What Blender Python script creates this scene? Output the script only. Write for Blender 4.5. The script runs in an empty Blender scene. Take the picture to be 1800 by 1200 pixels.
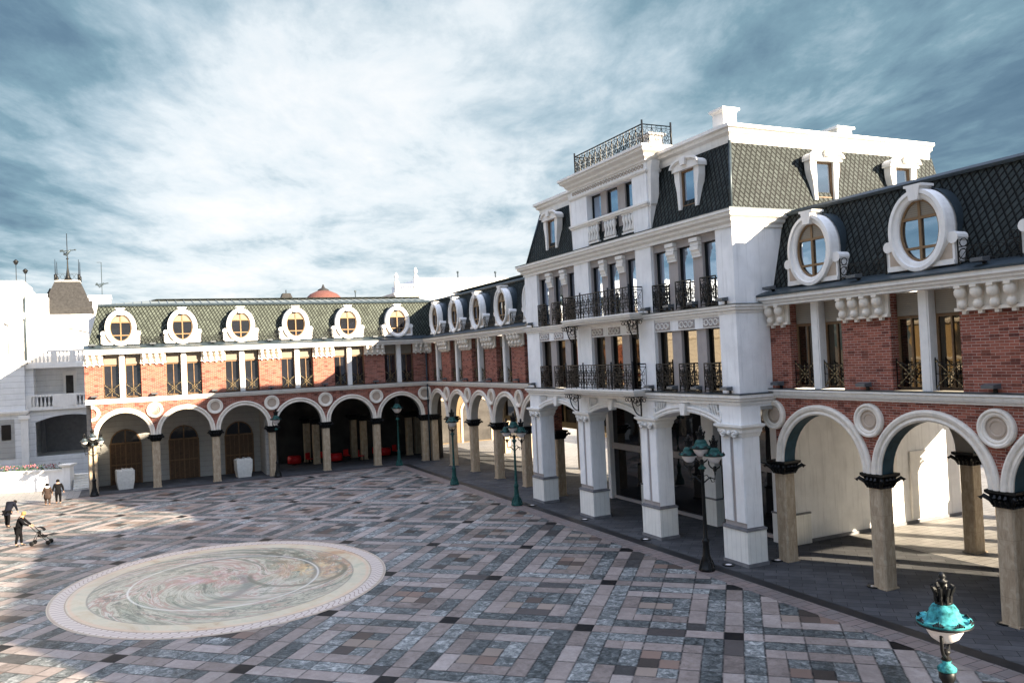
import bpy, bmesh, math, random
from mathutils import Vector, Matrix
random.seed(7)
S = bpy.context.scene
COL = S.collection
R = math.radians
PI = math.pi

# ------------------------------------------------------------------ camera, light, world
F_PX, YAW, PITCH, ROLL = 1427.575, 0.435660797, 0.019550374, -0.0451642644
CAM_H = 8.7
_F = Vector((math.sin(YAW)*math.cos(PITCH), math.cos(YAW)*math.cos(PITCH), math.sin(PITCH)))
_R = Vector((math.cos(YAW), -math.sin(YAW), 0)); _U = _R.cross(_F)
_c, _s = math.cos(ROLL), math.sin(ROLL)
_R2 = _R*_c + _U*_s; _U2 = -_R*_s + _U*_c
cam = bpy.data.cameras.new('camera'); cam.sensor_width = 36; cam.lens = F_PX/1800*36
cam.clip_end = 5000; cam.clip_start = 0.1
co = bpy.data.objects.new('camera', cam); COL.objects.link(co)
M = Matrix.Identity(4)
for i in range(3):
    M[i][0] = _R2[i]; M[i][1] = _U2[i]; M[i][2] = -_F[i]
M[2][3] = CAM_H
co.matrix_world = M
S.camera = co
S.view_settings.view_transform = 'Standard'; S.view_settings.look = 'None'
S.view_settings.exposure = 2.42; S.view_settings.gamma = 1; S.view_settings.use_curve_mapping = False
S.cycles.max_bounces = 6; S.cycles.sample_clamp_indirect = 6.0

SUN = Vector((1.0, -1.5, 0.655)).normalized()
sl = bpy.data.lights.new('sun', 'SUN'); sl.energy = 5.0; sl.angle = R(0.5); sl.color = (1.0, 0.85, 0.64)
so = bpy.data.objects.new('sun', sl); COL.objects.link(so)
so.rotation_euler = SUN.to_track_quat('Z', 'Y').to_euler(); so.location = (60, -80, 60)

W = bpy.data.worlds.new('World'); S.world = W; W.use_nodes = True
nt = W.node_tree
for n in list(nt.nodes): nt.nodes.remove(n)

class NB:
    """small node-graph builder"""
    def __init__(self, tree): self.t = tree
    def n(self, kind, **kw):
        x = self.t.nodes.new(kind)
        for k, v in kw.items():
            if k in ('op',): x.operation = v
            else: setattr(x, k, v)
        return x
    def put(self, sock, v):
        if isinstance(v, bpy.types.NodeSocket): self.t.links.new(v, sock)
        elif isinstance(v, (tuple, list)):
            v = tuple(v)
            if sock.type == 'RGBA' and len(v) == 3: v = v+(1,)
            sock.default_value = v
        else: sock.default_value = v
    def m(self, op, a, b=0.0, c=0.0, clamp=False):
        x = self.t.nodes.new('ShaderNodeMath'); x.operation = op; x.use_clamp = clamp
        self.put(x.inputs[0], a); self.put(x.inputs[1], b); self.put(x.inputs[2], c)
        return x.outputs[0]
    def vm(self, op, a, b=(0, 0, 0)):
        x = self.t.nodes.new('ShaderNodeVectorMath'); x.operation = op
        self.put(x.inputs[0], a); self.put(x.inputs[1], b); return x.outputs[0]
    def sep(self, v):
        x = self.t.nodes.new('ShaderNodeSeparateXYZ'); self.put(x.inputs[0], v); return x.outputs
    def comb(self, a, b, c=0.0):
        x = self.t.nodes.new('ShaderNodeCombineXYZ')
        for i, v in enumerate((a, b, c)): self.put(x.inputs[i], v)
        return x.outputs[0]
    def noise(self, v, scale, detail=4, rough=.55, dist=0.0):
        x = self.t.nodes.new('ShaderNodeTexNoise'); self.put(x.inputs['Vector'], v)
        x.inputs['Scale'].default_value = scale; x.inputs['Detail'].default_value = detail
        x.inputs['Roughness'].default_value = rough; x.inputs['Distortion'].default_value = dist
        return x.outputs[0]
    def white(self, v):
        x = self.t.nodes.new('ShaderNodeTexWhiteNoise'); x.noise_dimensions = '3D'
        self.put(x.inputs['Vector'], v); return x.outputs['Value']
    def ramp(self, f, stops, interp='LINEAR'):
        x = self.t.nodes.new('ShaderNodeValToRGB'); x.color_ramp.interpolation = interp
        e = x.color_ramp.elements
        while len(e) < len(stops): e.new(0.5)
        for i, (p, c) in enumerate(stops):
            e[i].position = p; e[i].color = tuple(c)+(1,) if len(c) == 3 else c
        self.put(x.inputs[0], f); return x.outputs[0]
    def mix(self, f, a, b, blend='MIX'):
        x = self.t.nodes.new('ShaderNodeMix'); x.data_type = 'RGBA'; x.blend_type = blend
        self.put(x.inputs[0], f); self.put(x.inputs[6], a); self.put(x.inputs[7], b); return x.outputs[2]
    def maprange(self, v, a, b, c=0.0, d=1.0):
        x = self.t.nodes.new('ShaderNodeMapRange'); x.clamp = True
        self.put(x.inputs[0], v)
        for i, q in enumerate((a, b, c, d)): x.inputs[i+1].default_value = q
        return x.outputs[0]

b = NB(nt)
sky = b.n('ShaderNodeTexSky'); sky.sky_type = 'NISHITA'; sky.sun_disc = False
sky.sun_elevation = math.asin(SUN.z); sky.sun_rotation = math.atan2(SUN.x, SUN.y)
sky.air_density = 1.0; sky.dust_density = 1.5; sky.ozone_density = 1.5
tc = b.n('ShaderNodeTexCoord')
d = tc.outputs['Generated']
dx, dy, dz = b.sep(d)
zc_ = b.m('MAXIMUM', dz, 0.0)
den = b.m('ADD', zc_, 0.065)
# streak axis: azimuth 20 deg right of +Y
ca, sa = math.cos(R(20)), math.sin(R(20))
al = b.m('DIVIDE', b.m('ADD', b.m('MULTIPLY', dx, sa), b.m('MULTIPLY', dy, ca)), den)
ac = b.m('DIVIDE', b.m('SUBTRACT', b.m('MULTIPLY', dx, ca), b.m('MULTIPLY', dy, sa)), den)
p1 = b.comb(ac, b.m('MULTIPLY', al, 0.8), 3.7)
warp = b.noise(p1, 0.8, 3, .5)
p2 = b.comb(b.m('ADD', ac, b.m('MULTIPLY', warp, 0.5)), b.m('ADD', b.m('MULTIPLY', al, 0.72), b.m('MULTIPLY', warp, 0.5)), 1.3)
n1 = b.noise(p2, 0.62, 10, .60, .0)
p3 = b.comb(b.m('ADD', ac, b.m('MULTIPLY', warp, 0.5)), b.m('MULTIPLY', al, 0.55), 8.1)
n2 = b.noise(p3, 1.9, 10, .64, .0)
p4 = b.comb(b.m('ADD', b.m('MULTIPLY', ac, 1.0), b.m('MULTIPLY', warp, 0.6)), b.m('MULTIPLY', al, 0.34), 4.4)
n3 = b.noise(p4, 5.5, 8, .64, .0)
cl = b.m('ADD', b.m('ADD', b.m('MULTIPLY', n1, 0.50), b.m('MULTIPLY', n2, 0.34)), b.m('MULTIPLY', n3, 0.16))
# the bright veil of cloud low over the far corner of the square
gd = Vector((math.sin(R(15.5)), math.cos(R(15.5)), 0.10)).normalized()
dot = b.n('ShaderNodeVectorMath', operation='DOT_PRODUCT'); b.put(dot.inputs[0], d); b.put(dot.inputs[1], tuple(gd))
glow = b.m('MULTIPLY', b.m('POWER', b.maprange(dot.outputs['Value'], 0.86, 1.0), 1.9), 0.17)
low = b.maprange(dz, 0.02, 0.26, 0.07, 0.0)
cl = b.m('ADD', b.m('ADD', cl, glow), low)
cl = b.m('ADD', b.m('MULTIPLY', b.m('SUBTRACT', cl, 0.5), 1.75), 0.5)
cov = b.maprange(cl, 0.30, 0.98)
ccol = b.ramp(cov, [(0.0, (0.085, 0.16, 0.24)), (0.20, (0.13, 0.225, 0.31)), (0.38, (0.22, 0.36, 0.44)), (0.55, (0.45, 0.58, 0.66)), (0.76, (0.80, 0.87, 0.91)), (1.0, (1.0, 1.0, 1.0))])
high = b.maprange(dz, 0.42, 0.72, 0.195, 0.50)
ccol = b.mix(b.maprange(dz, 0.40, 0.75), ccol, (0.66, 0.75, 1.0))
bg1 = b.n('ShaderNodeBackground'); b.put(bg1.inputs[0], sky.outputs[0]); bg1.inputs[1].default_value = 0.05
bg2 = b.n('ShaderNodeBackground'); b.put(bg2.inputs[0], ccol); b.put(bg2.inputs[1], high)
mx = b.n('ShaderNodeMixShader'); mx.inputs[0].default_value = 0.95
nt.links.new(bg1.outputs[0], mx.inputs[1]); nt.links.new(bg2.outputs[0], mx.inputs[2])
wo = b.n('ShaderNodeOutputWorld'); nt.links.new(mx.outputs[0], wo.inputs[0])

# ------------------------------------------------------------------ materials
def mat(name, base=(.5, .5, .5), rough=.6, metal=0.0, var=0.0, vscale=3.0, bump=0.0, bscale=40.0, dirt=0.0, spec=.22):
    m = bpy.data.materials.new(name); m.use_nodes = True
    t = m.node_tree; B = NB(t); p = t.nodes['Principled BSDF']
    p.inputs['Roughness'].default_value = rough; p.inputs['Metallic'].default_value = metal
    p.inputs['Specular IOR Level'].default_value = spec
    tcn = t.nodes.new('ShaderNodeTexCoord'); v = tcn.outputs['Object']
    col = base
    if var:
        f = B.noise(v, vscale, 5, .6)
        lo = tuple(c*(1-var) for c in base); hi = tuple(min(1, c*(1+var)) for c in base)
        col = B.ramp(f, [(.3, lo), (.7, hi)])
    if dirt:
        x, y, z = B.sep(v)
        st = B.noise(B.comb(B.m('MULTIPLY', x, 6), B.m('MULTIPLY', y, 6), B.m('MULTIPLY', z, .5)), 1.0, 5, .6)
        g = B.maprange(st, .53, .78, 0, dirt)
        col = B.mix(g, col, tuple(c*.45 for c in base))
    B.put(p.inputs['Base Color'], col)
    if bump:
        bn = t.nodes.new('ShaderNodeBump'); bn.inputs['Strength'].default_value = bump; bn.inputs['Distance'].default_value = .02
        t.links.new(B.noise(v, bscale, 4), bn.inputs['Height']); t.links.new(bn.outputs[0], p.inputs['Normal'])
    return m

def mat_brick(name):
    m = bpy.data.materials.new(name); m.use_nodes = True
    t = m.node_tree; B = NB(t); p = t.nodes['Principled BSDF']; p.inputs['Roughness'].default_value = .85; p.inputs['Specular IOR Level'].default_value = .12
    tcn = t.nodes.new('ShaderNodeTexCoord'); x, y, z = B.sep(tcn.outputs['Object'])
    v = B.comb(B.m('ADD', x, y), z, 0)
    bt = t.nodes.new('ShaderNodeTexBrick'); B.put(bt.inputs['Vector'], v)
    bt.inputs['Color1'].default_value = (.30, .098, .068, 1); bt.inputs['Color2'].default_value = (.125, .036, .030, 1)
    bt.inputs['Mortar'].default_value = (.42, .34, .29, 1); bt.inputs['Scale'].default_value = 1
    bt.inputs['Mortar Size'].default_value = .010; bt.inputs['Mortar Smooth'].default_value = .3
    bt.inputs['Brick Width'].default_value = .30; bt.inputs['Row Height'].default_value = .092; bt.inputs['Bias'].default_value = -.15
    ci = B.m('FLOOR', B.m('DIVIDE', z, .092)); cj = B.m('FLOOR', B.m('DIVIDE', B.m('ADD', x, y), .30))
    wn = B.white(B.comb(cj, ci, 0))
    c = B.mix(B.maprange(wn, .70, 1.0, 0, .85), bt.outputs[0], (.05, .018, .017))
    n = B.noise(tcn.outputs['Object'], 1.3, 4)
    c = B.mix(B.maprange(n, .35, .7, 0, .35), c, (.36, .13, .08))
    B.put(p.inputs['Base Color'], c)
    bn = t.nodes.new('ShaderNodeBump'); bn.inputs['Strength'].default_value = .8; bn.inputs['Distance'].default_value = .02; bn.invert = True
    t.links.new(bt.outputs['Fac'], bn.inputs['Height']); t.links.new(bn.outputs[0], p.inputs['Normal'])
    return m

def mat_scales(name, base, size=.42, kz=1.0, rough=.5):
    """metal roof of diamond scales"""
    m = bpy.data.materials.new(name); m.use_nodes = True
    t = m.node_tree; B = NB(t); p = t.nodes['Principled BSDF']; p.inputs['Roughness'].default_value = rough; p.inputs['Specular IOR Level'].default_value = .10
    tcn = t.nodes.new('ShaderNodeTexCoord'); x, y, z = B.sep(tcn.outputs['Object'])
    h = B.m('SUBTRACT', x, y)
    a = B.m('DIVIDE', B.m('ADD', h, B.m('MULTIPLY', z, kz)), size); c_ = B.m('DIVIDE', B.m('SUBTRACT', h, B.m('MULTIPLY', z, kz)), size)
    fa = B.m('FRACT', a); fb = B.m('FRACT', c_)
    ea = B.m('MINIMUM', fa, B.m('SUBTRACT', 1.0, fb))
    line = B.maprange(ea, .16, .30, 1, 0)
    wn = B.white(B.comb(B.m('FLOOR', a), B.m('FLOOR', c_), 0))
    n = B.noise(tcn.outputs['Object'], 1.1, 4)
    tone = B.m('ADD', B.m('MULTIPLY', wn, .5), B.m('MULTIPLY', n, .5))
    col = B.ramp(tone, [(.2, tuple(c*.7 for c in base)), (.8, tuple(c*1.3 for c in base))])
    col = B.mix(B.m('MULTIPLY', line, .92), col, tuple(c*.06 for c in base))
    B.put(p.inputs['Base Color'], col)
    hgt = B.m('MULTIPLY', B.m('ADD', fa, B.m('SUBTRACT', 1.0, fb)), .5)
    hgt = B.m('MULTIPLY', B.m('SUBTRACT', 1.0, line), B.m('ADD', .4, B.m('MULTIPLY', hgt, .6)))
    bn = t.nodes.new('ShaderNodeBump'); bn.inputs['Strength'].default_value = .9; bn.inputs['Distance'].default_value = .05
    t.links.new(hgt, bn.inputs['Height']); t.links.new(bn.outputs[0], p.inputs['Normal'])
    return m

def mat_glass(name, tint=(.02, .022, .025), refl=.5, rcol=(.85, .9, 1.0)):
    m = bpy.data.materials.new(name); m.use_nodes = True
    t = m.node_tree; B = NB(t); t.nodes.remove(t.nodes['Principled BSDF'])
    df = t.nodes.new('ShaderNodeBsdfDiffuse'); df.inputs[0].default_value = tint+(1,)
    gl = t.nodes.new('ShaderNodeBsdfGlossy'); gl.inputs[0].default_value = rcol+(1,); gl.inputs['Roughness'].default_value = .02
    fr = t.nodes.new('ShaderNodeLayerWeight'); fr.inputs[0].default_value = .35
    f = B.m('ADD', B.m('MULTIPLY', fr.outputs['Facing'], .45), refl, clamp=True)
    tcn = t.nodes.new('ShaderNodeTexCoord')
    bn = t.nodes.new('ShaderNodeBump'); bn.inputs['Strength'].default_value = .05; bn.inputs['Distance'].default_value = .05
    t.links.new(B.noise(tcn.outputs['Object'], 1.1, 2), bn.inputs['Height']); t.links.new(bn.outputs[0], gl.inputs['Normal'])
    ms = t.nodes.new('ShaderNodeMixShader'); t.links.new(f, ms.inputs[0])
    t.links.new(df.outputs[0], ms.inputs[1]); t.links.new(gl.outputs[0], ms.inputs[2])
    t.links.new(ms.outputs[0], t.nodes['Material Output'].inputs[0])
    return m

def mat_slats(name, base, step=.07):
    m = bpy.data.materials.new(name); m.use_nodes = True
    t = m.node_tree; B = NB(t); p = t.nodes['Principled BSDF']; p.inputs['Roughness'].default_value = .5
    tcn = t.nodes.new('ShaderNodeTexCoord'); x, y, z = B.sep(tcn.outputs['Object'])
    f = B.m('FRACT', B.m('DIVIDE', z, step))
    col = B.mix(B.maprange(f, .0, .2, 1, 0), base, tuple(c*.35 for c in base))
    B.put(p.inputs['Base Color'], col)
    bn = t.nodes.new('ShaderNodeBump'); bn.inputs['Strength'].default_value = .7; bn.inputs['Distance'].default_value = .02
    t.links.new(f, bn.inputs['Height']); t.links.new(bn.outputs[0], p.inputs['Normal'])
    return m

def mat_coursed(name, base, step=.42, rough=.8, vert=0.0):
    """stucco or stone cut by straight horizontal (and upright) joints"""
    m = bpy.data.materials.new(name); m.use_nodes = True
    t = m.node_tree; B = NB(t); p = t.nodes['Principled BSDF']; p.inputs['Roughness'].default_value = rough
    tcn = t.nodes.new('ShaderNodeTexCoord'); x, y, z = B.sep(tcn.outputs['Object'])
    f = B.m('FRACT', B.m('DIVIDE', z, step)); j = B.maprange(B.m('ABSOLUTE', B.m('SUBTRACT', f, .5)), .44, .5, 0, 1)
    if vert:
        g = B.m('FRACT', B.m('DIVIDE', B.m('ADD', x, y), vert)); k = B.maprange(B.m('ABSOLUTE', B.m('SUBTRACT', g, .5)), .46, .5, 0, 1)
        j = k if step > 50 else B.m('MAXIMUM', j, k)
    n = B.noise(tcn.outputs['Object'], 2.0, 5)
    col = B.ramp(n, [(.3, tuple(c*.88 for c in base)), (.7, base)])
    st = B.noise(B.comb(B.m('MULTIPLY', x, 5), B.m('MULTIPLY', y, 5), B.m('MULTIPLY', z, .45)), 1.0, 5, .6)
    col = B.mix(B.maprange(st, .56, .8, 0, .35), col, tuple(c*.5 for c in base))
    col = B.mix(B.m('MULTIPLY', j, .55), col, tuple(c*.3 for c in base))
    B.put(p.inputs['Base Color'], col)
    bn = t.nodes.new('ShaderNodeBump'); bn.inputs['Strength'].default_value = .6; bn.inputs['Distance'].default_value = .02; bn.invert = True
    t.links.new(j, bn.inputs['Height']); t.links.new(bn.outputs[0], p.inputs['Normal'])
    return m

def mat_travertine(name):
    m = bpy.data.materials.new(name); m.use_nodes = True
    t = m.node_tree; B = NB(t); p = t.nodes['Principled BSDF']; p.inputs['Roughness'].default_value = .6
    tcn = t.nodes.new('ShaderNodeTexCoord'); x, y, z = B.sep(tcn.outputs['Object'])
    n = B.noise(B.comb(B.m('MULTIPLY', x, 5), B.m('MULTIPLY', y, 5), B.m('MULTIPLY', z, 1.6)), 1.4, 7, .70, .9)
    col = B.ramp(n, [(.25, (.20, .14, .09)), (.45, (.34, .26, .175)), (.6, (.43, .345, .245)), (.8, (.54, .46, .36))])
    f = B.m('FRACT', B.m('DIVIDE', z, .86)); j = B.maprange(B.m('ABSOLUTE', B.m('SUBTRACT', f, .5)), .485, .5, 0, .5)
    col = B.mix(j, col, (.14, .10, .07))
    B.put(p.inputs['Base Color'], col)
    return m

def mat_plaza(name):
    m = bpy.data.materials.new(name); m.use_nodes = True
    t = m.node_tree; B = NB(t); p = t.nodes['Principled BSDF']; p.inputs['Specular IOR Level'].default_value = .10
    tcn = t.nodes.new('ShaderNodeTexCoord'); o = tcn.outputs['Object']; x, y, z = B.sep(o)
    ax, ay, bx, by, ox, oy = 3.345, 3.93, 3.41, -3.10, 16.12, 19.72
    det = ax*by-ay*bx
    px = B.m('SUBTRACT', x, ox); py = B.m('SUBTRACT', y, oy)
    s = B.m('ADD', B.m('ADD', B.m('MULTIPLY', px, by/det), B.m('MULTIPLY', py, -bx/det)), 50+1/16)
    u = B.m('ADD', B.m('ADD', B.m('MULTIPLY', px, -ay/det), B.m('MULTIPLY', py, ax/det)), 50+1/16)
    s8 = B.m('MULTIPLY', s, 8.0); u8 = B.m('MULTIPLY', u, 8.0)
    i = B.m('FLOOR', s8); j = B.m('FLOOR', u8)
    im = B.m('MODULO', i, 8.0); jm = B.m('MODULO', j, 8.0)
    ii = B.m('MINIMUM', im, B.m('SUBTRACT', 8.0, im)); jj = B.m('MINIMUM', jm, B.m('SUBTRACT', 8.0, jm))
    ring = B.m('MINIMUM', ii, jj); mxr = B.m('MAXIMUM', ii, jj)
    # slabs lie two tiles long along their band
    along = B.m('LESS_THAN', ii, jj)                       # 1: runs along u
    fi = B.m('FLOOR', B.m('MULTIPLY', B.m('ADD', i, 0.0), .5)); fj = B.m('FLOOR', B.m('MULTIPLY', B.m('ADD', j, 0.0), .5))
    ci = B.m('ADD', B.m('MULTIPLY', along, i), B.m('MULTIPLY', B.m('SUBTRACT', 1.0, along), fi))
    cj = B.m('ADD', B.m('MULTIPLY', along, fj), B.m('MULTIPLY', B.m('SUBTRACT', 1.0, along), j))
    w1 = B.white(B.comb(ci, cj, B.m('MULTIPLY', along, 3.0))); w2 = B.white(B.comb(i, j, 7.0)); w3 = B.white(B.comb(ci, cj, 11.0))
    cell = B.white(B.comb(B.m('FLOOR', s), B.m('FLOOR', u), 5.0))
    grain = B.noise(o, 3.2, 7, .65); grain3 = B.noise(B.vm('ADD', o, B.comb(B.m('MULTIPLY', w1, 9.0), B.m('MULTIPLY', w3, 9.0), 0)), 4.2, 9, .74, 1.0); grain2 = B.noise(o, 16.0, 4, .6); stain = B.noise(o, .33, 5, .6, .5)
    pinkf = B.m('ADD', B.m('MULTIPLY', w1, .26), B.m('MULTIPLY', B.m('ADD', B.m('MULTIPLY', grain, .5), B.m('MULTIPLY', grain3, .5)), .74))
    pink = B.ramp(pinkf, [(.30, (.075, .062, .056)), (.44, (.142, .120, .110)), (.56, (.178, .153, .142)), (.74, (.25, .225, .212))])
    greyf = B.m('ADD', B.m('MULTIPLY', w1, .16), B.m('MULTIPLY', grain3, .86))
    grey = B.ramp(greyf, [(.33, (.012, .014, .014)), (.43, (.036, .042, .043)), (.51, (.070, .078, .079)), (.58, (.125, .134, .134)), (.68, (.26, .27, .265))])
    brown = B.ramp(w2, [(.0, (.03, .025, .022)), (.5, (.055, .042, .036)), (.68, (.12, .085, .07)), (.82, (.16, .13, .11)), (1.0, (.24, .24, .23))], 'CONSTANT')
    isp = B.m('ADD', B.m('COMPARE', ring, 0.0, .1), B.m('COMPARE', ring, 2.0, .1), clamp=True)
    # a few slabs swap families so the pattern is not perfect
    swap = B.m('LESS_THAN', w3, .015)
    isp = B.m('ABSOLUTE', B.m('SUBTRACT', isp, swap))
    col = B.mix(isp, grey, pink)
    ctr = B.m('MULTIPLY', B.m('GREATER_THAN', ring, 2.5), B.m('GREATER_THAN', B.m('ADD', w2, B.m('MULTIPLY', B.m('COMPARE', ring, 4.0, .1), .6)), .62))
    col = B.mix(ctr, col, brown)
    darkt = B.m('GREATER_THAN', w3, .975)
    col = B.mix(B.m('MULTIPLY', darkt, .85), col, (.028, .026, .026))
    blk = B.m('LESS_THAN', mxr, .5)
    # joints
    def edge(v8, w):
        f = B.m('FRACT', v8); return B.maprange(B.m('ABSOLUTE', B.m('SUBTRACT', f, .5)), .5-w*1.5, .5-w*.3, 0, 1)
    nal = B.m('SUBTRACT', 1.0, along)
    eu = B.m('ADD', B.m('MULTIPLY', along, edge(B.m('MULTIPLY', u8, .5), .026)), B.m('MULTIPLY', nal, edge(u8, .052)))
    es = B.m('ADD', B.m('MULTIPLY', nal, edge(B.m('MULTIPLY', s8, .5), .026)), B.m('MULTIPLY', along, edge(s8, .052)))
    js = B.m('MAXIMUM', es, eu)
    jn = B.m('MULTIPLY', js, B.maprange(grain, .35, .6, .15, 1.0))
    col = B.mix(jn, col, (.010, .010, .011))
    col = B.mix(B.maprange(stain, .40, .62, 0, .5), col, B.mix(.5, col, (.05, .05, .055), 'MULTIPLY'))
    col = B.mix(B.maprange(grain2, .55, .75, 0, .30), col, (.06, .06, .065))
    # curved tyre scuffs
    for (cx, cy, rr) in ((12.2, 33.5, 2.9), (10.6, 27.0, 3.4), (13.2, 31.0, 4.3)):
        dd = B.m('SQRT', B.m('ADD', B.m('POWER', B.m('SUBTRACT', x, cx), 2.0), B.m('POWER', B.m('SUBTRACT', y, cy), 2.0)))
        rg = B.maprange(B.m('ABSOLUTE', B.m('SUBTRACT', dd, rr)), 0, .10, .5, 0)
        col = B.mix(B.m('MULTIPLY', rg, B.maprange(B.noise(o, .9, 3), .42, .6)), col, (.05, .045, .045))
    col = B.mix(1.0, col, (1.42, 1.40, 1.36), 'MULTIPLY')
    col = B.mix(blk, col, (.004, .004, .005))
    B.put(p.inputs['Base Color'], col)
    B.put(p.inputs['Roughness'], B.maprange(stain, .35, .7, .65, .42))
    bn = t.nodes.new('ShaderNodeBump'); bn.inputs['Strength'].default_value = .4; bn.inputs['Distance'].default_value = .01; bn.invert = True
    t.links.new(js, bn.inputs['Height']); t.links.new(bn.outputs[0], p.inputs['Normal'])
    return m

def mat_paving(name, c0, c1, bw, bh, rough=.6, rot=0.0, mort=(.02, .02, .022)):
    m = bpy.data.materials.new(name); m.use_nodes = True
    t = m.node_tree; B = NB(t); p = t.nodes['Principled BSDF']; p.inputs['Roughness'].default_value = rough; p.inputs['Specular IOR Level'].default_value = .12
    tcn = t.nodes.new('ShaderNodeTexCoord'); o = tcn.outputs['Object']
    mp = t.nodes.new('ShaderNodeMapping'); mp.inputs['Rotation'].default_value = (0, 0, rot); t.links.new(o, mp.inputs[0])
    bt = t.nodes.new('ShaderNodeTexBrick'); t.links.new(mp.outputs[0], bt.inputs['Vector'])
    bt.inputs['Color1'].default_value = c0+(1,); bt.inputs['Color2'].default_value = c1+(1,); bt.inputs['Mortar'].default_value = mort+(1,)
    bt.inputs['Scale'].default_value = 1; bt.inputs['Mortar Size'].default_value = .012
    bt.inputs['Brick Width'].default_value = bw; bt.inputs['Row Height'].default_value = bh
    n = B.noise(o, 1.7, 6, .6); n2 = B.noise(o, .25, 4)
    c = B.mix(B.maprange(n, .35, .7, 0, .5), bt.outputs[0], tuple(a*.55 for a in c0))
    c = B.mix(B.maprange(n2, .4, .7, 0, .45), c, tuple(a*.5 for a in c0))
    B.put(p.inputs['Base Color'], c)
    bn = t.nodes.new('ShaderNodeBump'); bn.inputs['Strength'].default_value = .4; bn.inputs['Distance'].default_value = .01; bn.invert = True
    t.links.new(bt.outputs['Fac'], bn.inputs['Height']); t.links.new(bn.outputs[0], p.inputs['Normal'])
    return m

def mat_mosaic(name):
    m = bpy.data.materials.new(name); m.use_nodes = True
    t = m.node_tree; B = NB(t); p = t.nodes['Principled BSDF']; p.inputs['Roughness'].default_value = .45
    tcn = t.nodes.new('ShaderNodeTexCoord'); o = tcn.outputs['Object']; x, y, z = B.sep(o)   # disc of radius 1
    r = B.m('SQRT', B.m('ADD', B.m('MULTIPLY', x, x), B.m('MULTIPLY', y, y))); th = B.m('ARCTAN2', y, x)
    nA = B.noise(o, 3.0, 6, .65, 1.2); nB = B.noise(o, 9.0, 6, .7, .8); nC = B.noise(o, 1.6, 4, .6, 2.0)
    tw2 = B.m('ADD', th, B.m('MULTIPLY', B.m('SUBTRACT', 1.0, r), 3.4))
    rx = B.m('MULTIPLY', r, B.m('COSINE', tw2)); ry = B.m('MULTIPLY', r, B.m('SINE', tw2))
    nS = B.noise(B.comb(B.m('MULTIPLY', rx, 1.1), B.m('MULTIPLY', ry, 2.0), 2.2), 2.1, 8, .66, 1.0)
    inner = B.ramp(nS, [(.28, (.02, .028, .018)), (.36, (.10, .12, .08)), (.40, (.32, .33, .24)), (.43, (.14, .14, .09)), (.47, (.45, .41, .30)), (.50, (.30, .30, .22)), (.53, (.30, .15, .11)), (.565, (.50, .46, .37)), (.61, (.09, .11, .07)), (.67, (.38, .31, .20))])
    # rust and ochre figures on the right-hand side, red figures at the centre
    dR = B.m('SQRT', B.m('ADD', B.m('POWER', B.m('SUBTRACT', x, .62), 2.0), B.m('POWER', B.m('SUBTRACT', y, -.02), 2.0)))
    mR = B.m('MULTIPLY', B.maprange(dR, .16, .42, 1, 0), B.maprange(nB, .44, .56))
    inner = B.mix(B.m('MULTIPLY', mR, .8), inner, B.ramp(nA, [(.35, (.06, .07, .04)), (.5, (.38, .19, .07)), (.65, (.55, .38, .18))]))
    dC = B.m('SQRT', B.m('ADD', B.m('POWER', B.m('ADD', x, .02), 2.0), B.m('POWER', B.m('SUBTRACT', y, .08), 2.0)))
    mC = B.m('MULTIPLY', B.maprange(dC, .12, .34, 1, 0), B.maprange(nB, .45, .58))
    inner = B.mix(B.m('MULTIPLY', mC, .75), inner, B.ramp(nA, [(.4, (.32, .09, .07)), (.55, (.40, .22, .2)), (.7, (.5, .5, .55))]))
    # leaf garland, broken up by wear
    pol = B.comb(B.m('MULTIPLY', B.m('COSINE', th), 9.0), B.m('MULTIPLY', B.m('SINE', th), 9.0), B.m('MULTIPLY', r, 22.0))
    lf = B.noise(pol, 1.6, 6, .72, .6)
    gar = B.m('MULTIPLY', B.maprange(B.m('ABSOLUTE', B.m('SUBTRACT', r, .68)), .05, .11, 1, 0), B.maprange(lf, .50, .56))
    inner = B.mix(B.m('MULTIPLY', gar, B.maprange(nC, .35, .6, .25, .85)), inner, (.07, .075, .06))
    # two pale and dark crescents round the centre figure
    for (cx, cy, rr, w, c, k) in ((.10, .12, .46, .04, (.50, .47, .38), .35), (.04, .02, .53, .035, (.07, .09, .08), .7), (-.22, -.10, .34, .05, (.08, .10, .09), .6), (-.12, -.16, .42, .03, (.46, .42, .32), .35), (.52, .06, .22, .03, (.40, .20, .07), .7), (.44, -.06, .30, .025, (.05, .06, .03), .7)):
        dd = B.m('SQRT', B.m('ADD', B.m('POWER', B.m('SUBTRACT', x, cx), 2.0), B.m('POWER', B.m('SUBTRACT', y, cy), 2.0)))
        arc = B.m('MULTIPLY', B.maprange(B.m('ABSOLUTE', B.m('SUBTRACT', dd, rr)), w*.4, w, 1, 0), B.maprange(B.m('SINE', B.m('ADD', th, cx*9.0+cy*20.0)), -.1, .5))
        inner = B.mix(B.m('MULTIPLY', arc, k), inner, c)
    dT = B.m('SQRT', B.m('ADD', B.m('POWER', B.m('SUBTRACT', x, .42), 2.0), B.m('POWER', B.m('SUBTRACT', y, .42), 2.0)))
    inner = B.mix(B.m('MULTIPLY', B.maprange(dT, .12, .30, .85, 0), B.maprange(nB, .46, .56)), inner, (.06, .065, .035))
    cream = B.ramp(nA, [(.3, (.30, .19, .10)), (.42, (.42, .34, .22)), (.55, (.47, .41, .29)), (.7, (.32, .33, .23))])
    col = B.mix(B.maprange(r, .785, .80), inner, cream)
    dE = B.m('SQRT', B.m('ADD', B.m('POWER', B.m('SUBTRACT', x, .80), 2.0), B.m('POWER', B.m('SUBTRACT', y, .28), 2.0)))
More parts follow.
